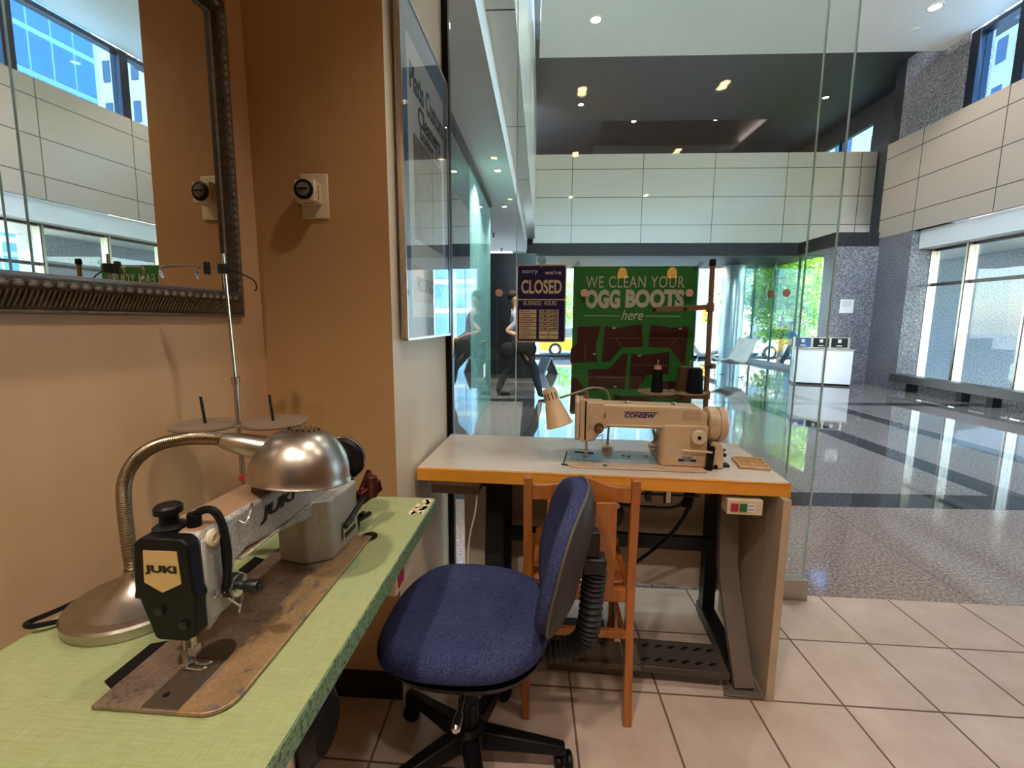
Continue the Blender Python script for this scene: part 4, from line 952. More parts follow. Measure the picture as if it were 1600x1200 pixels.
# ------------------------------------------------------------------ blue office chair
def office_chair():
    t = thing('office_chair', 'blue tweed swivel office chair with black back shell beside the green table', 'chair', (-.160, 1.12, 0), math.radians(-93))
    def sup(a, e=2.6): c, s = math.cos(a), math.sin(a); return (math.copysign(abs(c) ** (2 / e), c), math.copysign(abs(s) ** (2 / e), s))
    # seat cushion
    rings = [(.94, .430), (1.0, .445), (1.015, .462), (1.0, .480), (.95, .494), (.85, .502), (.6, .503), (.3, .500), (.01, .499)]
    b = MB(); n = 48; vs = []; fs = []
    for k, (q, z) in enumerate(rings):
        for i in range(n):
            x, y = sup(2 * PI * i / n); X = x * .222 * q * (1 + .04 * (-y)); Y = y * .222 * q
            dz = -.030 * max(0, (-Y / .222 - .55)) ** 1.2 * 2 + .018 * max(0, Y / .222 - .5) + .010 * abs(X / .222) ** 2
            vs.append((X, Y, z + dz))
    for k in range(len(rings) - 1):
        for i in range(n): fs.append((k * n + i, k * n + (i + 1) % n, (k + 1) * n + (i + 1) % n, (k + 1) * n + i))
    fs.append(tuple(range(n - 1, -1, -1))); fs.append(tuple((len(rings) - 1) * n + i for i in range(n)))
    b.add(vs, fs); b.build('seat', m_fabric, t, subsurf=1, angle=60)
    b = MB()
    vs = []; fs = []; rr = [(.55, .405), (.9, .415), (.955, .436)]
    for q, z in rr:
        for i in range(n):
            x, y = sup(2 * PI * i / n); vs.append((x * .222 * q, y * .222 * q, z - .02 * max(0, -y - .6)))
    for k in range(2):
        for i in range(n): fs.append((k * n + i, k * n + (i + 1) % n, (k + 1) * n + (i + 1) % n, (k + 1) * n + i))
    fs.append(tuple(range(n))); b.add(vs, fs); b.build('seat_pan', m_black, t)
    # backrest: curved oval cushion and shell
    lean = math.radians(13)
    def back_surf(u, v, off):       # u across -1..1, v up -1..1
        x = u * .185 * (1 - .10 * v); z = v * .185
        d = .055 * u * u + .018 * v * v                   # wraps toward the sitter (-y)
        return Vector((x, -d + off, z))
    MBk = T(0, .288, .668, -lean)
    def oval(name, m, prof, par):
        b = MB(); vs = []; fs = []
        for q, off in prof:
            for i in range(n):
                x, y = sup(2 * PI * i / n, 2.5); vs.append(back_surf(x * q, y * q, off))
        for k in range(len(prof) - 1):
            for i in range(n): fs.append((k * n + i, k * n + (i + 1) % n, (k + 1) * n + (i + 1) % n, (k + 1) * n + i))
        fs.append(tuple(range(n))); fs.append(tuple((len(prof) - 1) * n + i for i in range(n)))
        b.add(vs, fs, MBk); return b.build(name, m, par, angle=60)
    oval('backrest', m_fabric, [(.02, -.045), (.4, -.045), (.75, -.046), (.90, -.042), (.97, -.032), (1.0, -.016), (.99, .0)], t)
    oval('back_shell', mat('charcoal_back_shell', '#302c2b', .55, 0, .4), [(.99, .001), (1.012, .003), (1.0, .008), (.9, .016), (.6, .024), (.02, .026)], t)
    b = MB(); b.tube([MBk @ (back_surf(*[c * 1.012 for c in sup(2 * PI * i / n, 2.5)], .0005)) for i in range(n + 1)], .0035, 6); b.build('edge_piping', mat('grey_edge_piping', '#57503f', .5), t)
    # bellows over the back bar
    P = smooth_path([(.0, .10, .395), (.0, .18, .385), (.0, .26, .392), (.0, .310, .425), (.0, .325, .48), (.0, .330, .56), (.0, .336, .62)], 14)
    rs = [.026 + (.006 if (i % 3) == 0 else (-.001 if i % 3 == 1 else .001)) for i in range(len(P))]
    b = MB(); b.tube(P, rs, 16); b.build('bellows', m_rubber, t)
    b = MB(); b.box(-.026, .026, .300, .362, .62, .665); b.box(-.02, .02, .300, .345, .665, .735); b.lathe([(.012, 0), (.012, .03)], 14, T(0, .30, .73, PI / 2)); b.build('back_bracket', m_blackmetal, t, .006)
    # mechanism and pedestal
    b = MB(); b.box(-.07, .07, -.10, .13, .372, .408); b.build('tilt_mechanism', m_blackmetal, t, .008)
    b = MB(); b.rod((.05, .02, .385), (.215, .02, .378), .005); b.lathe([(.008, 0), (.011, .01), (.011, .04), (.007, .045)], 14, T(.21, .02, .378, 0, PI / 2)); b.build('height_lever', m_chrome, t)
    b = MB(); b.rod((-.05, .06, .385), (-.19, .06, .37), .005); b.lathe([(.009, 0), (.009, .035)], 14, T(-.185, .06, .37, 0, -PI / 2)); b.build('tilt_lever', m_blackmetal, t)
    b = MB(); b.lathe([(.028, .10), (.028, .22), (.024, .225), (.024, .30), (.016, .302), (.016, .375)], 24); b.build('gas_column', m_black, t)
    b = MB(); b.lathe([(.045, .085), (.05, .10), (.048, .135), (.034, .15)], 28); b.build('hub', m_black, t)
    for k in range(5):
        a = math.radians(72 * k + 20); M = Matrix.Rotation(a, 4, 'Z')
        b = MB(); b.add([(x, y, z) for x, w, z0, z1 in ((.03, .026, .085, .14), (.15, .022, .08, .118), (.27, .017, .07, .096)) for y, z in ((-w, z0), (w, z0), (w * .8, z1), (-w * .8, z1))],
              [(0, 1, 2, 3), (11, 10, 9, 8)] + [(s * 4 + i, s * 4 + (i + 1) % 4, (s + 1) * 4 + (i + 1) % 4, (s + 1) * 4 + i) for s in (0, 1) for i in range(4)], M)
        lg = b.build('base_leg', m_black, t, .006)
        b = MB(); W = M @ T(.268, 0, .028) @ Matrix.Rotation(.7 + k, 4, 'Z')
        for s in (-1, 1): b.lathe([(.004, 0), (.022, 0), (.027, .004), (.027, .014), (.022, .018), (.004, .018)], 22, W @ T(.012, s * .007, 0, -s * PI / 2))
        b.rod((0, 0, .0), (0, 0, .05), .006, 8, W); b.box(-.01, .03, -.006, .006, .01, .034, W); b.build('caster', m_black, lg, .001)
office_chair()

# ------------------------------------------------------------------ lobby shell
def BX(name, m, x0, x1, y0, y1, z0, z1, bevel=0):
    return struct(MB().box(x0, x1, y0, y1, z0, z1).build(name, m, None, bevel))
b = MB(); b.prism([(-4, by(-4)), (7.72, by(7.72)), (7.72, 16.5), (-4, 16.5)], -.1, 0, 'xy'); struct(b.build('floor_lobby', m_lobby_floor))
# ceilings: white drop ceiling, charcoal ceiling with a recessed light cove
BX('ceiling_lobby', m_ceil_white, .125, 7.2, 2.05, 8.93, 6.0, 6.08)
for nm, x0, x1, y0, y1 in (('ceiling_mezzanine', -.5, 8.2, 8.6, 12.32), ('ceiling_mezzanine', -.5, 1.78, 12.32, 14.6), ('ceiling_mezzanine', 6.03, 8.2, 12.32, 14.6)):
    BX(nm, m_ceil_dark, x0, x1, y0, y1, 6.3, 6.42)
BX('ceiling_cove', m_ceil_dark, 1.4, 6.4, 12.1, 14.65, 6.55, 6.62)
BX('ceiling_slot', m_ceil_dark, -.5, .125, 2.05, 8.6, 6.34, 6.42)
m_led = emissive('pink_white_led', '#ffd6cc', 5)
for x, nm in ((1.62, 'left'), (6.15, 'right')):
    t = thing('cove_light', nm + ' strip light hidden in the charcoal ceiling cove', 'strip light', (x, 13.4, 6.43)); MB().box(-.03, .03, -1.0, 1.1, 0, .02).build('light_strip', m_led, t)
BX('wall_mezzanine', m_ceil_dark, -.5, 8.2, 14.6, 14.7, 5.0, 6.75)
BX('wall_cove', m_ceil_dark, 1.5, 6.3, 12.2, 12.32, 6.42, 6.6)
BX('floor_mezzanine', m_granite_dark, -.5, 8.2, 11.32, 16.4, 3.13, 3.3)
# mezzanine right wall with a window
BX('wall_mezzanine_right', m_ceil_dark, 7.9, 8.0, 10.0, 11.5, 3.3, 6.42); BX('wall_mezzanine_right', m_ceil_dark, 7.9, 8.0, 11.5, 14.6, 5.85, 6.42); BX('wall_mezzanine_right', m_ceil_dark, 7.9, 8.0, 11.5, 14.6, 3.3, 5.0)
w = pane('window_5', 7.95, 11.5, 7.95, 14.6, 5.0, 5.85, .012, m_glass_blue); b = MB(); b.box(7.9, 8.0, 12.55, 12.66, 5.0, 5.85); b.build('mullion', m_navy_frame, w)
# far panelled fascia and the granite header below it
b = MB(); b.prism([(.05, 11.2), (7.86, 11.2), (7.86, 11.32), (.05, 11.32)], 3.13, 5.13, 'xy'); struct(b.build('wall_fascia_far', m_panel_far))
BX('trim_header', m_granite_dark, -.1, 7.9, 11.25, 11.5, 2.84, 3.13)
# left fascia and soffit (slightly splayed)
def splay(name, m, xa, xb, z0, z1, y0=2.12, y1=11.6, s=.027):
    b = MB(); b.prism([(xa + s * y0, y0), (xb + s * y0, y0), (xb + s * y1, y1), (xa + s * y1, y1)], z0, z1, 'xy'); return struct(b.build(name, m))
splay('ceiling_soffit', m_soffit, -3.6, -.395, 3.0, 3.235)
splay('trim_soffit_edge', m_white, -.395, -.390, 2.995, 3.24)
splay('ceiling_soffit_upper', m_panel_left, -.5, -.262, 3.24, 3.3)
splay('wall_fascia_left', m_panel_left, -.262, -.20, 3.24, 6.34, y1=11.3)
# neighbouring shop front on the left
def lx(y): return -.83 + .032 * y
t2 = NT('dark_reflective_glass'); m_dark_glass = t2.bsdf(lin('#16262b'), .015, 0, 1.0)
t2 = NT('teal_window_film'); m_film = t2.bsdf(lin('#6f9f98'), .06, 0, .8)
w3 = pane('window_3', lx(2.2), 2.2, lx(5.06), 5.06, .0, 2.93, .012, m_dark_glass)
w4 = pane('window_4', lx(5.07), 5.07, lx(6.95), 6.95, .0, 2.93, .012, m_film)
b = MB(); b.prism([(lx(2.2) - .03, 2.2), (lx(2.2) + .03, 2.2), (lx(6.95) + .03, 6.95), (lx(6.95) - .03, 6.95)], 2.93, 3.0, 'xy'); struct(b.build('trim_head', m_alu_dark))
b = MB(); b.box(lx(6.1) + .008, lx(6.1) + .03, 6.0, 6.35, .98, 1.0); b.build('door_handle', m_steel, w4)
b = MB(); b.box(lx(6.3) + .0075, lx(6.3) + .0095, 6.05, 6.3, .50, .68); b.build('paper_sticker', m_white, w4)
BX('wall_neighbour', m_dark, -3.6, -3.5, 2.1, 16.4, 0, 3.0); BX('wall_neighbour_end', m_dark, -3.5, lx(6.95) - .02, 6.96, 7.05, 0, 3.0)
# black wall with a flush door
BX('wall_black', m_dark, -3.5, .12, 9.72, 10.3, 0, 2.68)
d = BX('door_1', mat('black_door', '#17191d', .25), -.70, -.12, 9.70, 9.719, .0, 2.15)
b = MB(); b.box(-.705, -.698, 9.698, 9.702, 0, 2.15); b.box(-.122, -.115, 9.698, 9.702, 0, 2.15); b.build('door_edge', mat('grey_edge', '#4b5158', .3), d)
BX('baseboard_black', m_steel, -.95, .12, 9.69, 9.72, 0, .05)
tag(MB().box(-.40, -.29, 9.688, 9.699, 1.37, 1.53).build('card_reader', m_white), 'small white card reader on the black door wall behind the walking person', 'card reader')
# granite on the right
BX('wall_granite_lower', m_granite, 7.2, 7.7, 9.12, 10.13, 0, 3.0)
BX('wall_granite_pier', m_granite, 6.31, 7.2, 9.92, 10.25, 0, 2.84)
BX('wall_granite_upper', m_granite, 7.215, 7.6, 8.44, 9.75, 3.0, 6.3)
BX('wall_granite_edge', m_granite_dark, 7.22, 7.9, 9.75, 10.0, 3.0, 6.3)
BX('trim_pier_head', m_granite_dark, 6.31, 7.4, 9.95, 11.25, 2.845, 3.13)
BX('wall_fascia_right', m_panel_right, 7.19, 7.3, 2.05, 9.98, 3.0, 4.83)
BX('trim_soffit_right', m_soffit, 7.33, 7.72, 2.05, 9.11, 2.68, 3.0)
BX('ceiling_soffit_white', m_ceil_white, 7.33, 7.72, 2.05, 9.11, 2.665, 2.68)
# front wall of the lobby above and beside the shop, with added daylight windows
BX('wall_lobby_front', m_white, -.6, 7.3, 1.93, 2.0, 2.91, 3.1); BX('wall_lobby_front', m_white, -.6, 7.3, 1.93, 2.0, 6.15, 6.3)
for q in range(5):
    w = pane('window_%d' % (40 + q), -.55 + q * 1.56, 1.965, .95 + q * 1.56, 1.965, 3.1, 6.15, .012, m_glass_ext)  # unseen upper window, added to fill the lobby with daylight
    b = MB(); b.box(.95 + q * 1.56, 1.01 + q * 1.56, 1.93, 2.0, 3.1, 6.15); b.build('mullion', m_navy_frame, w)  # mullion of the added unseen upper window
BX('wall_lobby_front_right', m_granite, 4.88, 7.72, 1.80, 1.92, 0, 2.91)
for q in range(1):
    w = pane('window_%d' % (50 + q), 3.45 + q * 1.42, 1.88, 4.80 + q * 1.42, 1.88, .1, 2.9, .012, m_glass_ext)  # unseen lower window, added for more daylight on the near floor
    b = MB(); b.box(4.80 + q * 1.42, 4.87 + q * 1.42, 1.84, 1.92, 0, 2.9); b.build('mullion', m_alu, w)  # mullion of the added unseen lower window
BX('ceiling_added_sunshade', m_ceil_white, -2, 8.2, -2.0, 1.9, 6.4, 6.5); BX('ceiling_added_sunshade_low', m_ceil_white, 3.37, 8.2, -1.6, 1.9, 2.92, 3.0)  # unseen slabs added to keep direct sun out of the front windows
# lower right windows
XW = 7.65
for k, (ya, yb) in enumerate(((8.42, 9.11), (7.36, 8.36), (6.30, 7.30), (5.24, 6.24), (4.18, 5.18), (3.12, 4.12), (2.06, 3.06))):
    w = pane('window_%d' % (6 + k), XW + .03, yb, XW + .03, ya, .22, 2.62, .01, m_glass_ext)
    b = MB(); b.box(XW - .01, XW + .07, ya, yb, 1.97, 2.025); b.box(XW - .01, XW + .07, ya, yb, 2.62, 2.665); b.box(XW - .01, XW + .07, ya, yb, .18, .22); b.build('transom', m_alu_dark, w)
    b = MB(); b.box(XW - .07, XW + .09, yb, yb + .06, .18, 2.66); b.build('mullion', m_alu, w)
    b = MB(); b.box(XW - .072, XW - .060, yb + .002, yb + .022, .18, 2.66); b.build('mullion_dark_edge', m_alu_dark, w)  # dark bronze edge along the mullion face
BX('wall_sill_right', m_granite, XW - .02, 7.72, 2.06, 9.11, 0, .18)
# long bench heater under the windows
b = MB(); b.box(6.98, 7.22, 2.3, 9.0, .16, .30); o = b.build('window_bench', m_alu_dark, None, .004); tag(o, 'long low dark bronze bench along the right hand lobby windows', 'bench')
for y in (8.6, 7.6, 7.1, 6.1, 5.0, 3.8, 2.8): MB().box(7.04, 7.18, y - .05, y + .05, 0, .16).build('bench_foot', m_black, o)
# upper right windows
for k, (ya, yb) in enumerate(((7.68, 8.28), (5.95, 7.52), (4.2, 5.80), (2.05, 4.05))):
    w = pane('window_%d' % (14 + k), 7.32, yb, 7.32, ya, 4.83, 6.0, .012, m_glass_blue)
    b = MB(); b.box(7.22, 7.42, yb, yb + .155, 4.83, 6.0); b.box(7.24, 7.40, ya, yb, 5.93, 6.0); b.build('mullion', m_navy_frame, w)
# street facade: right run and far run, with glass fins
k = 20
for ya in (10.3, 11.5, 12.7, 13.9, 15.1):
    w = pane('window_%d' % k, 7.2, ya + 1.19, 7.2, ya, .10, 3.12, .014, m_glass_ext); k += 1
    b = MB(); b.box(7.17, 7.23, ya + 1.187, ya + 1.2, 0, 3.12); b.build('fin', mat('teal_glass_fin', '#3f6f72', .15), w)
for xa in (-1.0, .37, 1.74, 3.11, 4.48, 5.85):
    w = pane('window_%d' % k, xa, 16.35, xa + 1.355, 16.35, .10, 3.12, .014, m_glass_ext); k += 1
    b = MB(); b.box(xa + 1.355, xa + 1.37, 16.32, 16.38, 0, 3.12); b.build('fin', mat('teal_glass_fin', '#3f6f72', .15), w)
BX('trim_sill_right', m_concrete, 7.1, 7.3, 10.3, 16.4, -.45, .10); BX('trim_sill_far', m_granite_dark, -3.5, 7.3, 16.3, 16.48, -.45, .10)
struct(MB().lathe([(.34, 0), (.34, 3.12)], 36, T(6.72, 15.5, 0)).build('column_round', mat('pale_blue_steel_column', '#b9d3da', .2, .3)))

# lobby downlights
LB = (1, .95, .86)
for (x, y, z, p, nm, ring) in ((.99, 7.9, 6.0, 75, 'white ceiling panel above the shop window, left one', m_white), (6.06, 7.77, 6.0, 75, 'white ceiling panel near the upper windows', m_white), (.99, 4.4, 6.0, 75, 'white ceiling panel, near left', m_white), (6.06, 4.4, 6.0, 75, 'white ceiling panel, near right', m_white),
        (3.5, 4.4, 6.0, 75, 'white ceiling panel, near middle', m_white),
        (1.14, 11.4, 6.3, 60, 'charcoal ceiling by the left end of the cove', m_ceil_dark), (2.7, 12.94, 6.55, 30, 'left half of the ceiling cove', m_ceil_dark), (4.82, 12.88, 6.55, 30, 'right half of the ceiling cove', m_ceil_dark), (6.6, 11.22, 6.3, 60, 'charcoal ceiling right of the cove', m_ceil_dark),
        (-.39, 5.5, 3.0, 110, 'grey soffit on the left, nearer one', m_white), (-.406, 7.15, 3.0, 110, 'grey soffit on the left, farther one', m_white)):
    big = z < 6.1 and z > 4
    downlight('lobby_downlight', 'round downlight in the ' + nm, (x, y, z), m_cool_disc, p, LB, .11 if big else (.085 if z > 4 else .05), 'lobby downlights', 115 if big else 120, .5, ring)
for (x, y, z, nm) in ((-.74, 9.3, 3.0, 'nearer'), (-.70, 11.2, 3.0, 'farther')):
    t = thing('sprinkler_head', nm + ' small dark sprinkler head under the grey left soffit', 'sprinkler', (x, y, z)); b = MB(); b.lathe([(.03, 0), (.03, -.01), (.012, -.012), (.012, -.06), (.03, -.065), (.03, -.07)], 14); b.build('head', m_black, t)
o = MB().lathe([(.05, 0), (.05, -.012), (.02, -.02)], 18, T(6.2, 8.3, 6.0)).build('smoke_detector', m_white); tag(o, 'small round detector on the white lobby ceiling beside the right downlight', 'detector')

# ------------------------------------------------------------------ recycling station, paper notice
def bin_station():
    t = thing('recycling_station', 'white cabinet waste station with three dark icon panels before the granite pier', 'bin', (6.05, 9.62, 0), -.38)
    b = MB(); b.box(-.5, .5, -.20, .20, .04, .72); b.build('cabinet', m_white_gloss, t, .006)
    b = MB(); b.box(-.48, .48, -.17, .19, 0, .04); b.build('plinth', m_black, t)
    b = MB(); b.box(-.52, .52, -.22, .22, .72, .745); b.build('counter', m_alu, t, .004)
    b = MB(); b.box(-.003, .003, -.2015, -.2, .05, .71); b.build('door_gap', m_ink, t)
    b = MB(); b.box(-.50, .50, .13, .16, .745, .97); bp = b.build('back_panel', m_alu, t)
    for i, (x, m) in enumerate(((-.32, mat('blue_panel', '#2b5f95', .4)), (0, m_ink), (.32, m_ink))):
        b = MB(); b.box(x - .14, x + .14, .122, .13, .765, .955); p = b.build('icon_panel', m, t)
        b = MB(); b.box(x - .03, x + .03, .120, .122, .86, .93); b.box(x - .05, x + .05, .120, .122, .79, .81); b.build('icon', m_white, p)
        b = MB(); b.lathe([(.07, 0), (.07, .004)], 20, T(x, -.02, .745)); b.build('waste_hole', m_black, t)
bin_station()
t = thing('paper_notice', 'white paper notice with typed lines taped on the granite pier', 'notice', (6.66, 9.918, 1.62))
MB().box(-.14, .14, -.002, 0, -.14, .14).build('sheet', m_white, t)
for i, s in enumerate(('PLEASE KEEP', 'THIS AREA CLEAR', 'THANK YOU')): lettering(s, FRONT(0, -.0024, .09 - i * .045), .20 - .02 * i, .022, m_ink, t)

# a-frame floor sign
t = thing('a_frame_sign', 'dark tent shaped floor sign standing on the lobby floor beside the walking person', 'floor sign', (.42, 11.2, 0), .5)
b = MB(); b.prism([(-.20, 0), (-.015, .40), (.015, .40), (.20, 0), (.17, 0), (0, .36), (-.17, 0)], -.22, .22, 'xz'); b.build('folded_panel', mat('dark_grey_sign', '#3a3d42', .5), t)
b = MB(); b.prism([(-.205, 0), (-.02, .40), (.02, .40), (.205, 0), (.19, 0), (0, .385), (-.19, 0)], -.232, -.22, 'xz'); b.build('edge_frame', mat('pale_edge', '#b9bcc0', .5), t)

# white lounge chairs
def lounge_chair(label, loc, rz):
    t = thing('lounge_chair', label, 'chair', loc, rz, 'white lounge chairs in the lobby')
    prof = smooth_path([(0, -.36, .40), (0, -.30, .385), (0, -.12, .335), (0, .06, .30), (0, .18, .34), (0, .30, .52), (0, .40, .72), (0, .46, .88)], 6)
    n = len(prof); b = MB()
    def fn(u, v):
        i = min(n - 1, int(v * (n - 1) + .5)); p = prof[i]; w = .33 - .05 * v; x = (u - .5) * 2
        return (x * w, p.y - .05 * abs(x) ** 2 * (v > .5), p.z + .07 * abs(x) ** 2.5 * (1 - .6 * v))
    b.grid(fn, 10, n - 1); b.build('seat_shell', mat('off_white_leather', '#e6e1d6', .4), t, solid=.045)
    for s in (-1, 1):
        b = MB(); b.tube(smooth_path([(s * .12, -.10, .32), (s * .26, -.20, .26), (s * .30, -.22, .01), (s * .30, .0, .006), (s * .30, .22, .01), (s * .24, .15, .26), (s * .12, .06, .30)], 5), .008, 6); b.build('wire_leg', m_chrome, t)
lounge_chair('white shell lounge chair facing left in front of the street window', (4.85, 11.0, 0), math.radians(-72))
lounge_chair('white shell lounge chair facing right beside the bronze pole, farther back', (5.05, 13.3, 0), math.radians(70))

# ------------------------------------------------------------------ people
def figure(name, label, loc, rz, joints, bones, colour, mats, hair=None):
    me = bpy.data.meshes.new(name); bm = bmesh.new(); ly = bm.verts.layers.skin.verify(); idx = {}
    for i, (k, (p, r)) in enumerate(joints.items()):
        v = bm.verts.new(p); v[ly].radius = (r, r) if not isinstance(r, tuple) else r; v[ly].use_root = (k == 'pelvis'); idx[k] = v
    for a, c in bones: bm.edges.new((idx[a], idx[c]))
    bm.to_mesh(me); bm.free()
    tmp = bpy.data.objects.new('tmp', me); COL.objects.link(tmp)
    sk = tmp.modifiers.new('skin', 'SKIN'); sk.use_smooth_shade = True; sk.branch_smoothing = .6
    sb = tmp.modifiers.new('sub', 'SUBSURF'); sb.levels = 2; sb.render_levels = 2
    m2 = bpy.data.meshes.new_from_object(tmp.evaluated_get(bpy.context.evaluated_depsgraph_get()))
    bpy.data.objects.remove(tmp); m2.name = name
    m2.materials.clear()
    for m in mats: m2.materials.append(m)
    for p in m2.polygons: p.material_index = colour(p.center); p.use_smooth = True
    o = bpy.data.objects.new(name, m2); COL.objects.link(o); o.location = loc; o.rotation_euler = (0, 0, rz)
    tag(o, label, 'person')
    if hair:
        c, r, m = hair
        b = MB(); b.ball(c, r, 16, 10); b.build('hair', m, o)
    return o
m_skin = mat('skin', '#b98a6f', .5, 0, .4, .05)
m_jeans = mat('dark_jeans', '#23282f', .8, 0, .2, .2, 12)
m_tee = mat('grey_t_shirt', '#8b8790', .8, 0, .2, .08, 6)
m_shirt = mat('light_blue_shirt', '#5f9dc0', .8, 0, .2, .08, 6)
m_teal_pants = mat('dark_teal_trousers', '#30525c', .8, 0, .2, .08)
m_hair = mat('dark_hair', '#231b17', .7, 0, .2, .2, 60)
def walk_joints(st, arm, lean=0):
    """figure facing +x; st = half stride, arm = forearm raise"""
    J = {'pelvis': ((0, 0, .93), (.12, .155)), 'waist': ((.01, 0, 1.08), (.105, .145)), 'chest': ((.03, 0, 1.27), (.115, .17)), 'neck0': ((.035, 0, 1.43), (.07, .10)), 'neck': ((.05, 0, 1.50), .052),
         'jaw': ((.075, 0, 1.565), (.068, .062)), 'head': ((.075, 0, 1.655), (.098, .078)), 'crown': ((.065, 0, 1.735), (.065, .055))}
    B = [('pelvis', 'waist'), ('waist', 'chest'), ('chest', 'neck0'), ('neck0', 'neck'), ('neck', 'jaw'), ('jaw', 'head'), ('head', 'crown')]
    for s, n in ((-1, 'r'), (1, 'l')):
        f = -s * 1.0
        hx = .03 * f
        J['hip' + n] = ((hx, s * .095, .86), .105); J['thigh' + n] = ((st * f * .38, s * .1, .66), .098)
        kx = st * f * (.62 if f > 0 else .42)
        J['knee' + n] = ((kx + .04, s * .10, .49), .074); J['calf' + n] = ((st * f * .78, s * .10, .32), .070)
        ax = st * f * .98
        J['ankle' + n] = ((ax, s * .10, .10), .052); J['heel' + n] = ((ax - .01, s * .10, .05), .042); J['ball' + n] = ((ax + .13, s * .11, .045 if f < 0 else .055), (.034, .045)); J['toe' + n] = ((ax + .20, s * .11, .035 if f < 0 else .075), (.022, .035))
        B += [('pelvis', 'hip' + n), ('hip' + n, 'thigh' + n), ('thigh' + n, 'knee' + n), ('knee' + n, 'calf' + n), ('calf' + n, 'ankle' + n), ('ankle' + n, 'heel' + n), ('heel' + n, 'ball' + n), ('ball' + n, 'toe' + n)]
        J['sh' + n] = ((.03, s * .19, 1.385), .062); J['uparm' + n] = ((-.0 + .02 * f, s * .225, 1.25), .050)
        J['elb' + n] = ((-.12 + .05 * s, s * .24, 1.11), .042); J['fore' + n] = ((.06 + arm * .05, s * .235, 1.03 + arm * .05), .038); J['wri' + n] = ((.17 + arm * .06, s * .21, .985 + arm * .09), .027)
        J['palm' + n] = ((.225 + arm * .06, s * .205, .965 + arm * .10), (.034, .018)); J['fin' + n] = ((.285 + arm * .05, s * .20, .945 + arm * .09), (.022, .014)); J['thumb' + n] = ((.25 + arm * .06, s * .185, 1.0 + arm * .1), .010)
        B += [('neck0', 'sh' + n), ('sh' + n, 'uparm' + n), ('uparm' + n, 'elb' + n), ('elb' + n, 'fore' + n), ('fore' + n, 'wri' + n), ('wri' + n, 'palm' + n), ('palm' + n, 'fin' + n), ('palm' + n, 'thumb' + n)]
    for k in J:
        (x, y, z), r = J[k]
        if z > .93: J[k] = ((x - lean * (z - .93), y, z), r)
    return J, B
def cloth(c):
    if abs(c.y) > .185 and c.z < 1.17: return 2
    if c.z > 1.455: return 2
    if c.z > .93: return 0
    if c.z > .115: return 1
    return 3
J_, B_ = walk_joints(.36, 0, .22)
PX, PY = -.17, 7.56
p = figure('person', 'person in grey t-shirt and dark jeans striding right through the lobby behind the glass', (PX, PY, 0), 0, J_, B_, cloth, [m_tee, m_jeans, m_skin, m_black], ((-.113, 0, 1.695), (.102, .088, .085), m_hair))
t = thing('carried_jacket', 'black jacket carried at the hip of the person walking through the lobby', 'jacket', (PX - .05, PY - .30, .78))
b = MB(); b.ball((-.13, 0, .02), (.14, .07, .14), 16, 10); b.ball((.08, .0, .08), (.22, .06, .12), 16, 10); b.ball((.22, .0, .05), (.12, .05, .13), 14, 9); b.build('jacket_cloth', mat('black_cloth', '#15161a', .85, 0, .2, .25, 25, (40, .5)), t, subsurf=1)
J_, B_ = walk_joints(.30, .3)
figure('person', 'person in light blue shirt walking left along the pavement outside the street window', (8.55, 15.1, -.45), PI, J_, B_, cloth, [m_shirt, m_teal_pants, m_skin, m_black], ((.055, 0, 1.695), (.102, .088, .085), m_hair))

# ------------------------------------------------------------------ street outside
GZ = -.45
b = MB(); b.prism([(-60, 16.5), (7.31, 16.5), (7.31, 10.28), (7.73, 10.28), (7.73, -10), (90, -10), (90, 90), (-60, 90)], GZ - .1, GZ, 'xy'); o = b.build('ground_pavement', m_concrete); struct(o)
b = MB(); b.box(-60, 90, 21.0, 32, GZ, GZ + .012); struct(b.build('road', m_asphalt))
BX('wall_outdoor_granite', m_granite_out, 10.0, 10.5, 7.7, 12.4, GZ, 2.8)
BX('ceiling_canopy', m_ceil_white, 7.74, 10.6, 2.0, 12.4, 2.8, 3.0)

def building(label, x0, x1, y0, y1, h, wall, glassm, nx, nz, faces='f', fl=3.6, ww=.62, wh=.55, z0=0):
    t = thing('street_building', label, 'building', (x0, y0, GZ)); W, D = x1 - x0, y1 - y0
    MB().box(0, W, 0, D, 0, h).build('facade_wall', wall, t)
    me = None
    def put(M, w, hh):
        nonlocal me
        b = MB(); b.box(-w / 2, w / 2, -.06, .05, -hh / 2, hh / 2); o = b.build('window_pane', glassm, t)
        o.matrix_local = M
    for fc in faces:
        L = W if fc == 'f' else D; n = nx if fc == 'f' else max(2, int(nx * D / W))
        for i in range(n):
            for k in range(nz):
                c = L * (i + .5) / n; z = z0 + (h - z0) * (k + .5) / nz
                M = T(c, 0, z) if fc == 'f' else T(0, c, z, 0, 0, PI / 2)
                put(M, L / n * ww, (h - z0) / nz * wh)
    return t
m_bld_white = mat('white_mullioned_facade', '#8da2ac', .4, 0, .4, .04, .4)
m_bld_glass = mat('pale_blue_glazing', '#4d7f9c', .08, 0, .8, .2, .25)
m_bld_stone = mat('warm_stone_facade', '#8d857c', .7, 0, .3, .08, .6)
m_bld_cream = mat('cream_concrete_facade', '#a89e88', .7, 0, .3, .06, .6)
m_bld_dark = mat('dark_glazing', '#2c3a4c', .08, 0, .8, .25, .4)
m_bld_blue = mat('deep_blue_glazing', '#3f74ad', .06, 0, .9, .15, .3)
building('pale glass office building across the street behind the closed sign', -14, 13, 44, 60, 14, m_bld_white, m_bld_glass, 12, 5, 'f', ww=.86, wh=.80)
building('stone building with dark windows behind the street tree', 14, 34, 36, 52, 16, m_bld_stone, m_bld_dark, 8, 5, 'f', ww=.45, wh=.5)
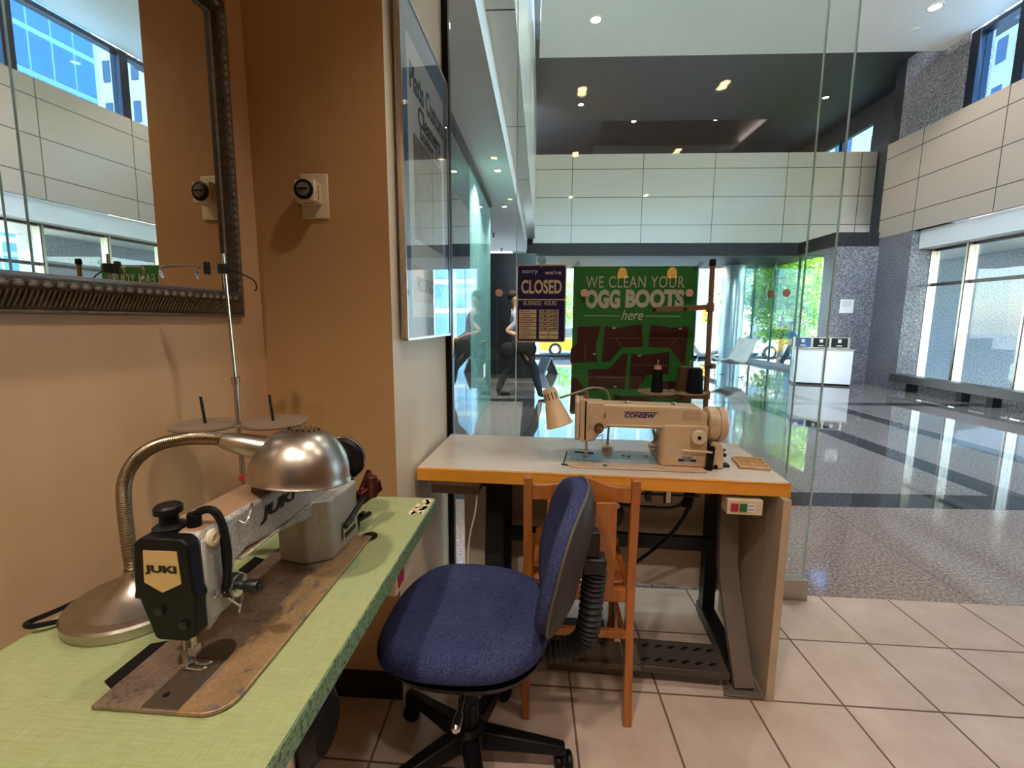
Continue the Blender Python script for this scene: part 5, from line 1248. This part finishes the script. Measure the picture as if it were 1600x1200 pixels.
building('cream concrete tower with dark square windows outside the upper right window', 35.5, 43, 35, 44, 24, m_bld_cream, m_bld_dark, 5, 7, 'fs', ww=.5, wh=.5)
building('tall deep blue glass tower reflected in the wall mirror', 50, 60, 29, 40, 60, mat('pale_steel_grid', '#a9c3d6', .3, .4), m_bld_blue, 6, 16, 'fs', ww=.9, wh=.86)

def tree(label, x, y, h, r, n, zc, seed, kind='street_tree'):
    rnd = random.Random(seed); t = thing(kind, label, 'tree', (x, y, GZ))
    b = MB(); b.tube(smooth_path([(0, 0, 0), (.03, .02, h * .3), (-.02, 0, h * .5), (.02, 0, h * .75)], 5), [.11 - .09 * i / 15 for i in range(16)], 8)
    for i in range(9):
        a = 2.4 * i; z = h * (.32 + .05 * i); l = r * (.9 - .05 * i)
        b.tube(smooth_path([(0, 0, z), (math.cos(a) * l * .5, math.sin(a) * l * .5, z + .25 * l), (math.cos(a) * l, math.sin(a) * l, z + .42 * l)], 4), [.035, .03, .026, .022, .018, .015, .012, .010, .008], 6)
    b.build('trunk', m_bark, t)
    b = MB()
    cl = []
    for i in range(70):
        while True:
            p = Vector((rnd.uniform(-1, 1), rnd.uniform(-1, 1), rnd.uniform(-1, 1)))
            if .35 < p.length < 1: break
        cl.append((p.x * r, p.y * r, zc + p.z * (h - zc) * .98))
    for i in range(n):
        c = rnd.choice(cl); q = Vector((rnd.gauss(0, 1), rnd.gauss(0, 1), rnd.gauss(0, .55))) * r * .17
        s = rnd.uniform(.07, .14); M = Matrix.Translation(Vector(c) + q) @ Euler((rnd.uniform(-.9, .9), rnd.uniform(-.9, .9), rnd.uniform(0, 6.3))).to_matrix().to_4x4()
        b.add([(-s, 0, 0), (0, -s * .45, 0), (s, 0, 0), (0, s * .45, 0)], [(0, 1, 2, 3)], M)
    b.build('foliage', m_leaf, t, flip=False)
tree('leafy street tree with yellow green crown outside the lobby window beyond the white lounge chair', 9.15, 16.9, 4.6, 1.8, 9000, 2.9, 3)
tree('leafy tree beyond the granite wall, right of the first street tree', 13.0, 20.2, 4.9, 1.6, 3600, 3.0, 5)
tree('small green tree outside the right lobby windows, seen in the wall mirror', 13.0, 5.6, 4.4, 1.3, 2600, 2.4, 8)
tree('green street tree across the road behind the closed sign', 2.2, 33.5, 5.2, 1.9, 2400, 3.3, 11)

def car(label, x, y, rz, paint):
    t = thing('parked_car', label, 'car', (x, y, GZ), rz)
    b = MB(); b.prism([(-2.1, .28), (2.1, .28), (2.15, .62), (1.95, .80), (1.05, .90), (-1.8, .93), (-2.15, .78)], -.85, .85, 'xz'); b.build('car_body', paint, t, .06, 3)
    b = MB(); b.prism([(1.05, .9), (.35, 1.38), (-1.15, 1.42), (-1.85, .93)], -.74, .74, 'xz'); b.build('cabin_glass', m_bld_dark, t, .04, 2)
    b = MB(); b.prism([(.42, 1.36), (.30, 1.44), (-1.12, 1.47), (-1.22, 1.40)], -.70, .70, 'xz'); b.build('roof', paint, t, .03)
    for sx in (-1.3, 1.35):
        for sy in (-1, 1):
            b = MB(); b.lathe([(.05, 0), (.30, 0), (.33, .04), (.33, .16), (.30, .2), (.05, .2)], 24, T(sx, sy * .70 + (.1 if sy < 0 else -.1) * 0, .33, -sy * PI / 2)); wh = b.build('wheel', m_black, t)
            b = MB(); b.lathe([(.02, .2), (.2, .205)], 18, T(sx, sy * .70, .33, -sy * PI / 2)); b.build('hub_cap', m_alu, wh)
car('silver blue car parked at the kerb behind the person in the blue shirt', 12.6, 22.6, .0, mat('silver_blue_car_paint', '#8fa8b8', .2, .4, .6))
car('yellow taxi coloured car on the road behind the closed sign', 2.6, 24.0, 0, mat('yellow_car_paint', '#d9a520', .25, 0, .6))
t = thing('traffic_signal', 'yellow traffic signal head on a grey post across the street left of the bronze pole', 'traffic light', (10.4, 27.5, GZ))
b = MB(); b.rod((0, 0, 0), (0, 0, 1.9), .06); b.build('post', m_alu, t)
b = MB(); b.box(-.18, .18, -.12, .12, 1.7, 2.6); b.build('signal_housing', mat('signal_yellow', '#e2a51a', .4), t, .02)
for i, c in enumerate(('#7a1d14', '#7a5a14', '#1d5a2a')):
    MB().lathe([(.09, 0), (.09, .03), (.02, .05)], 18, T(0, -.12, 2.42 - .27 * i, PI / 2)).build('signal_lens', mat('lens' + str(i), c, .3), t)
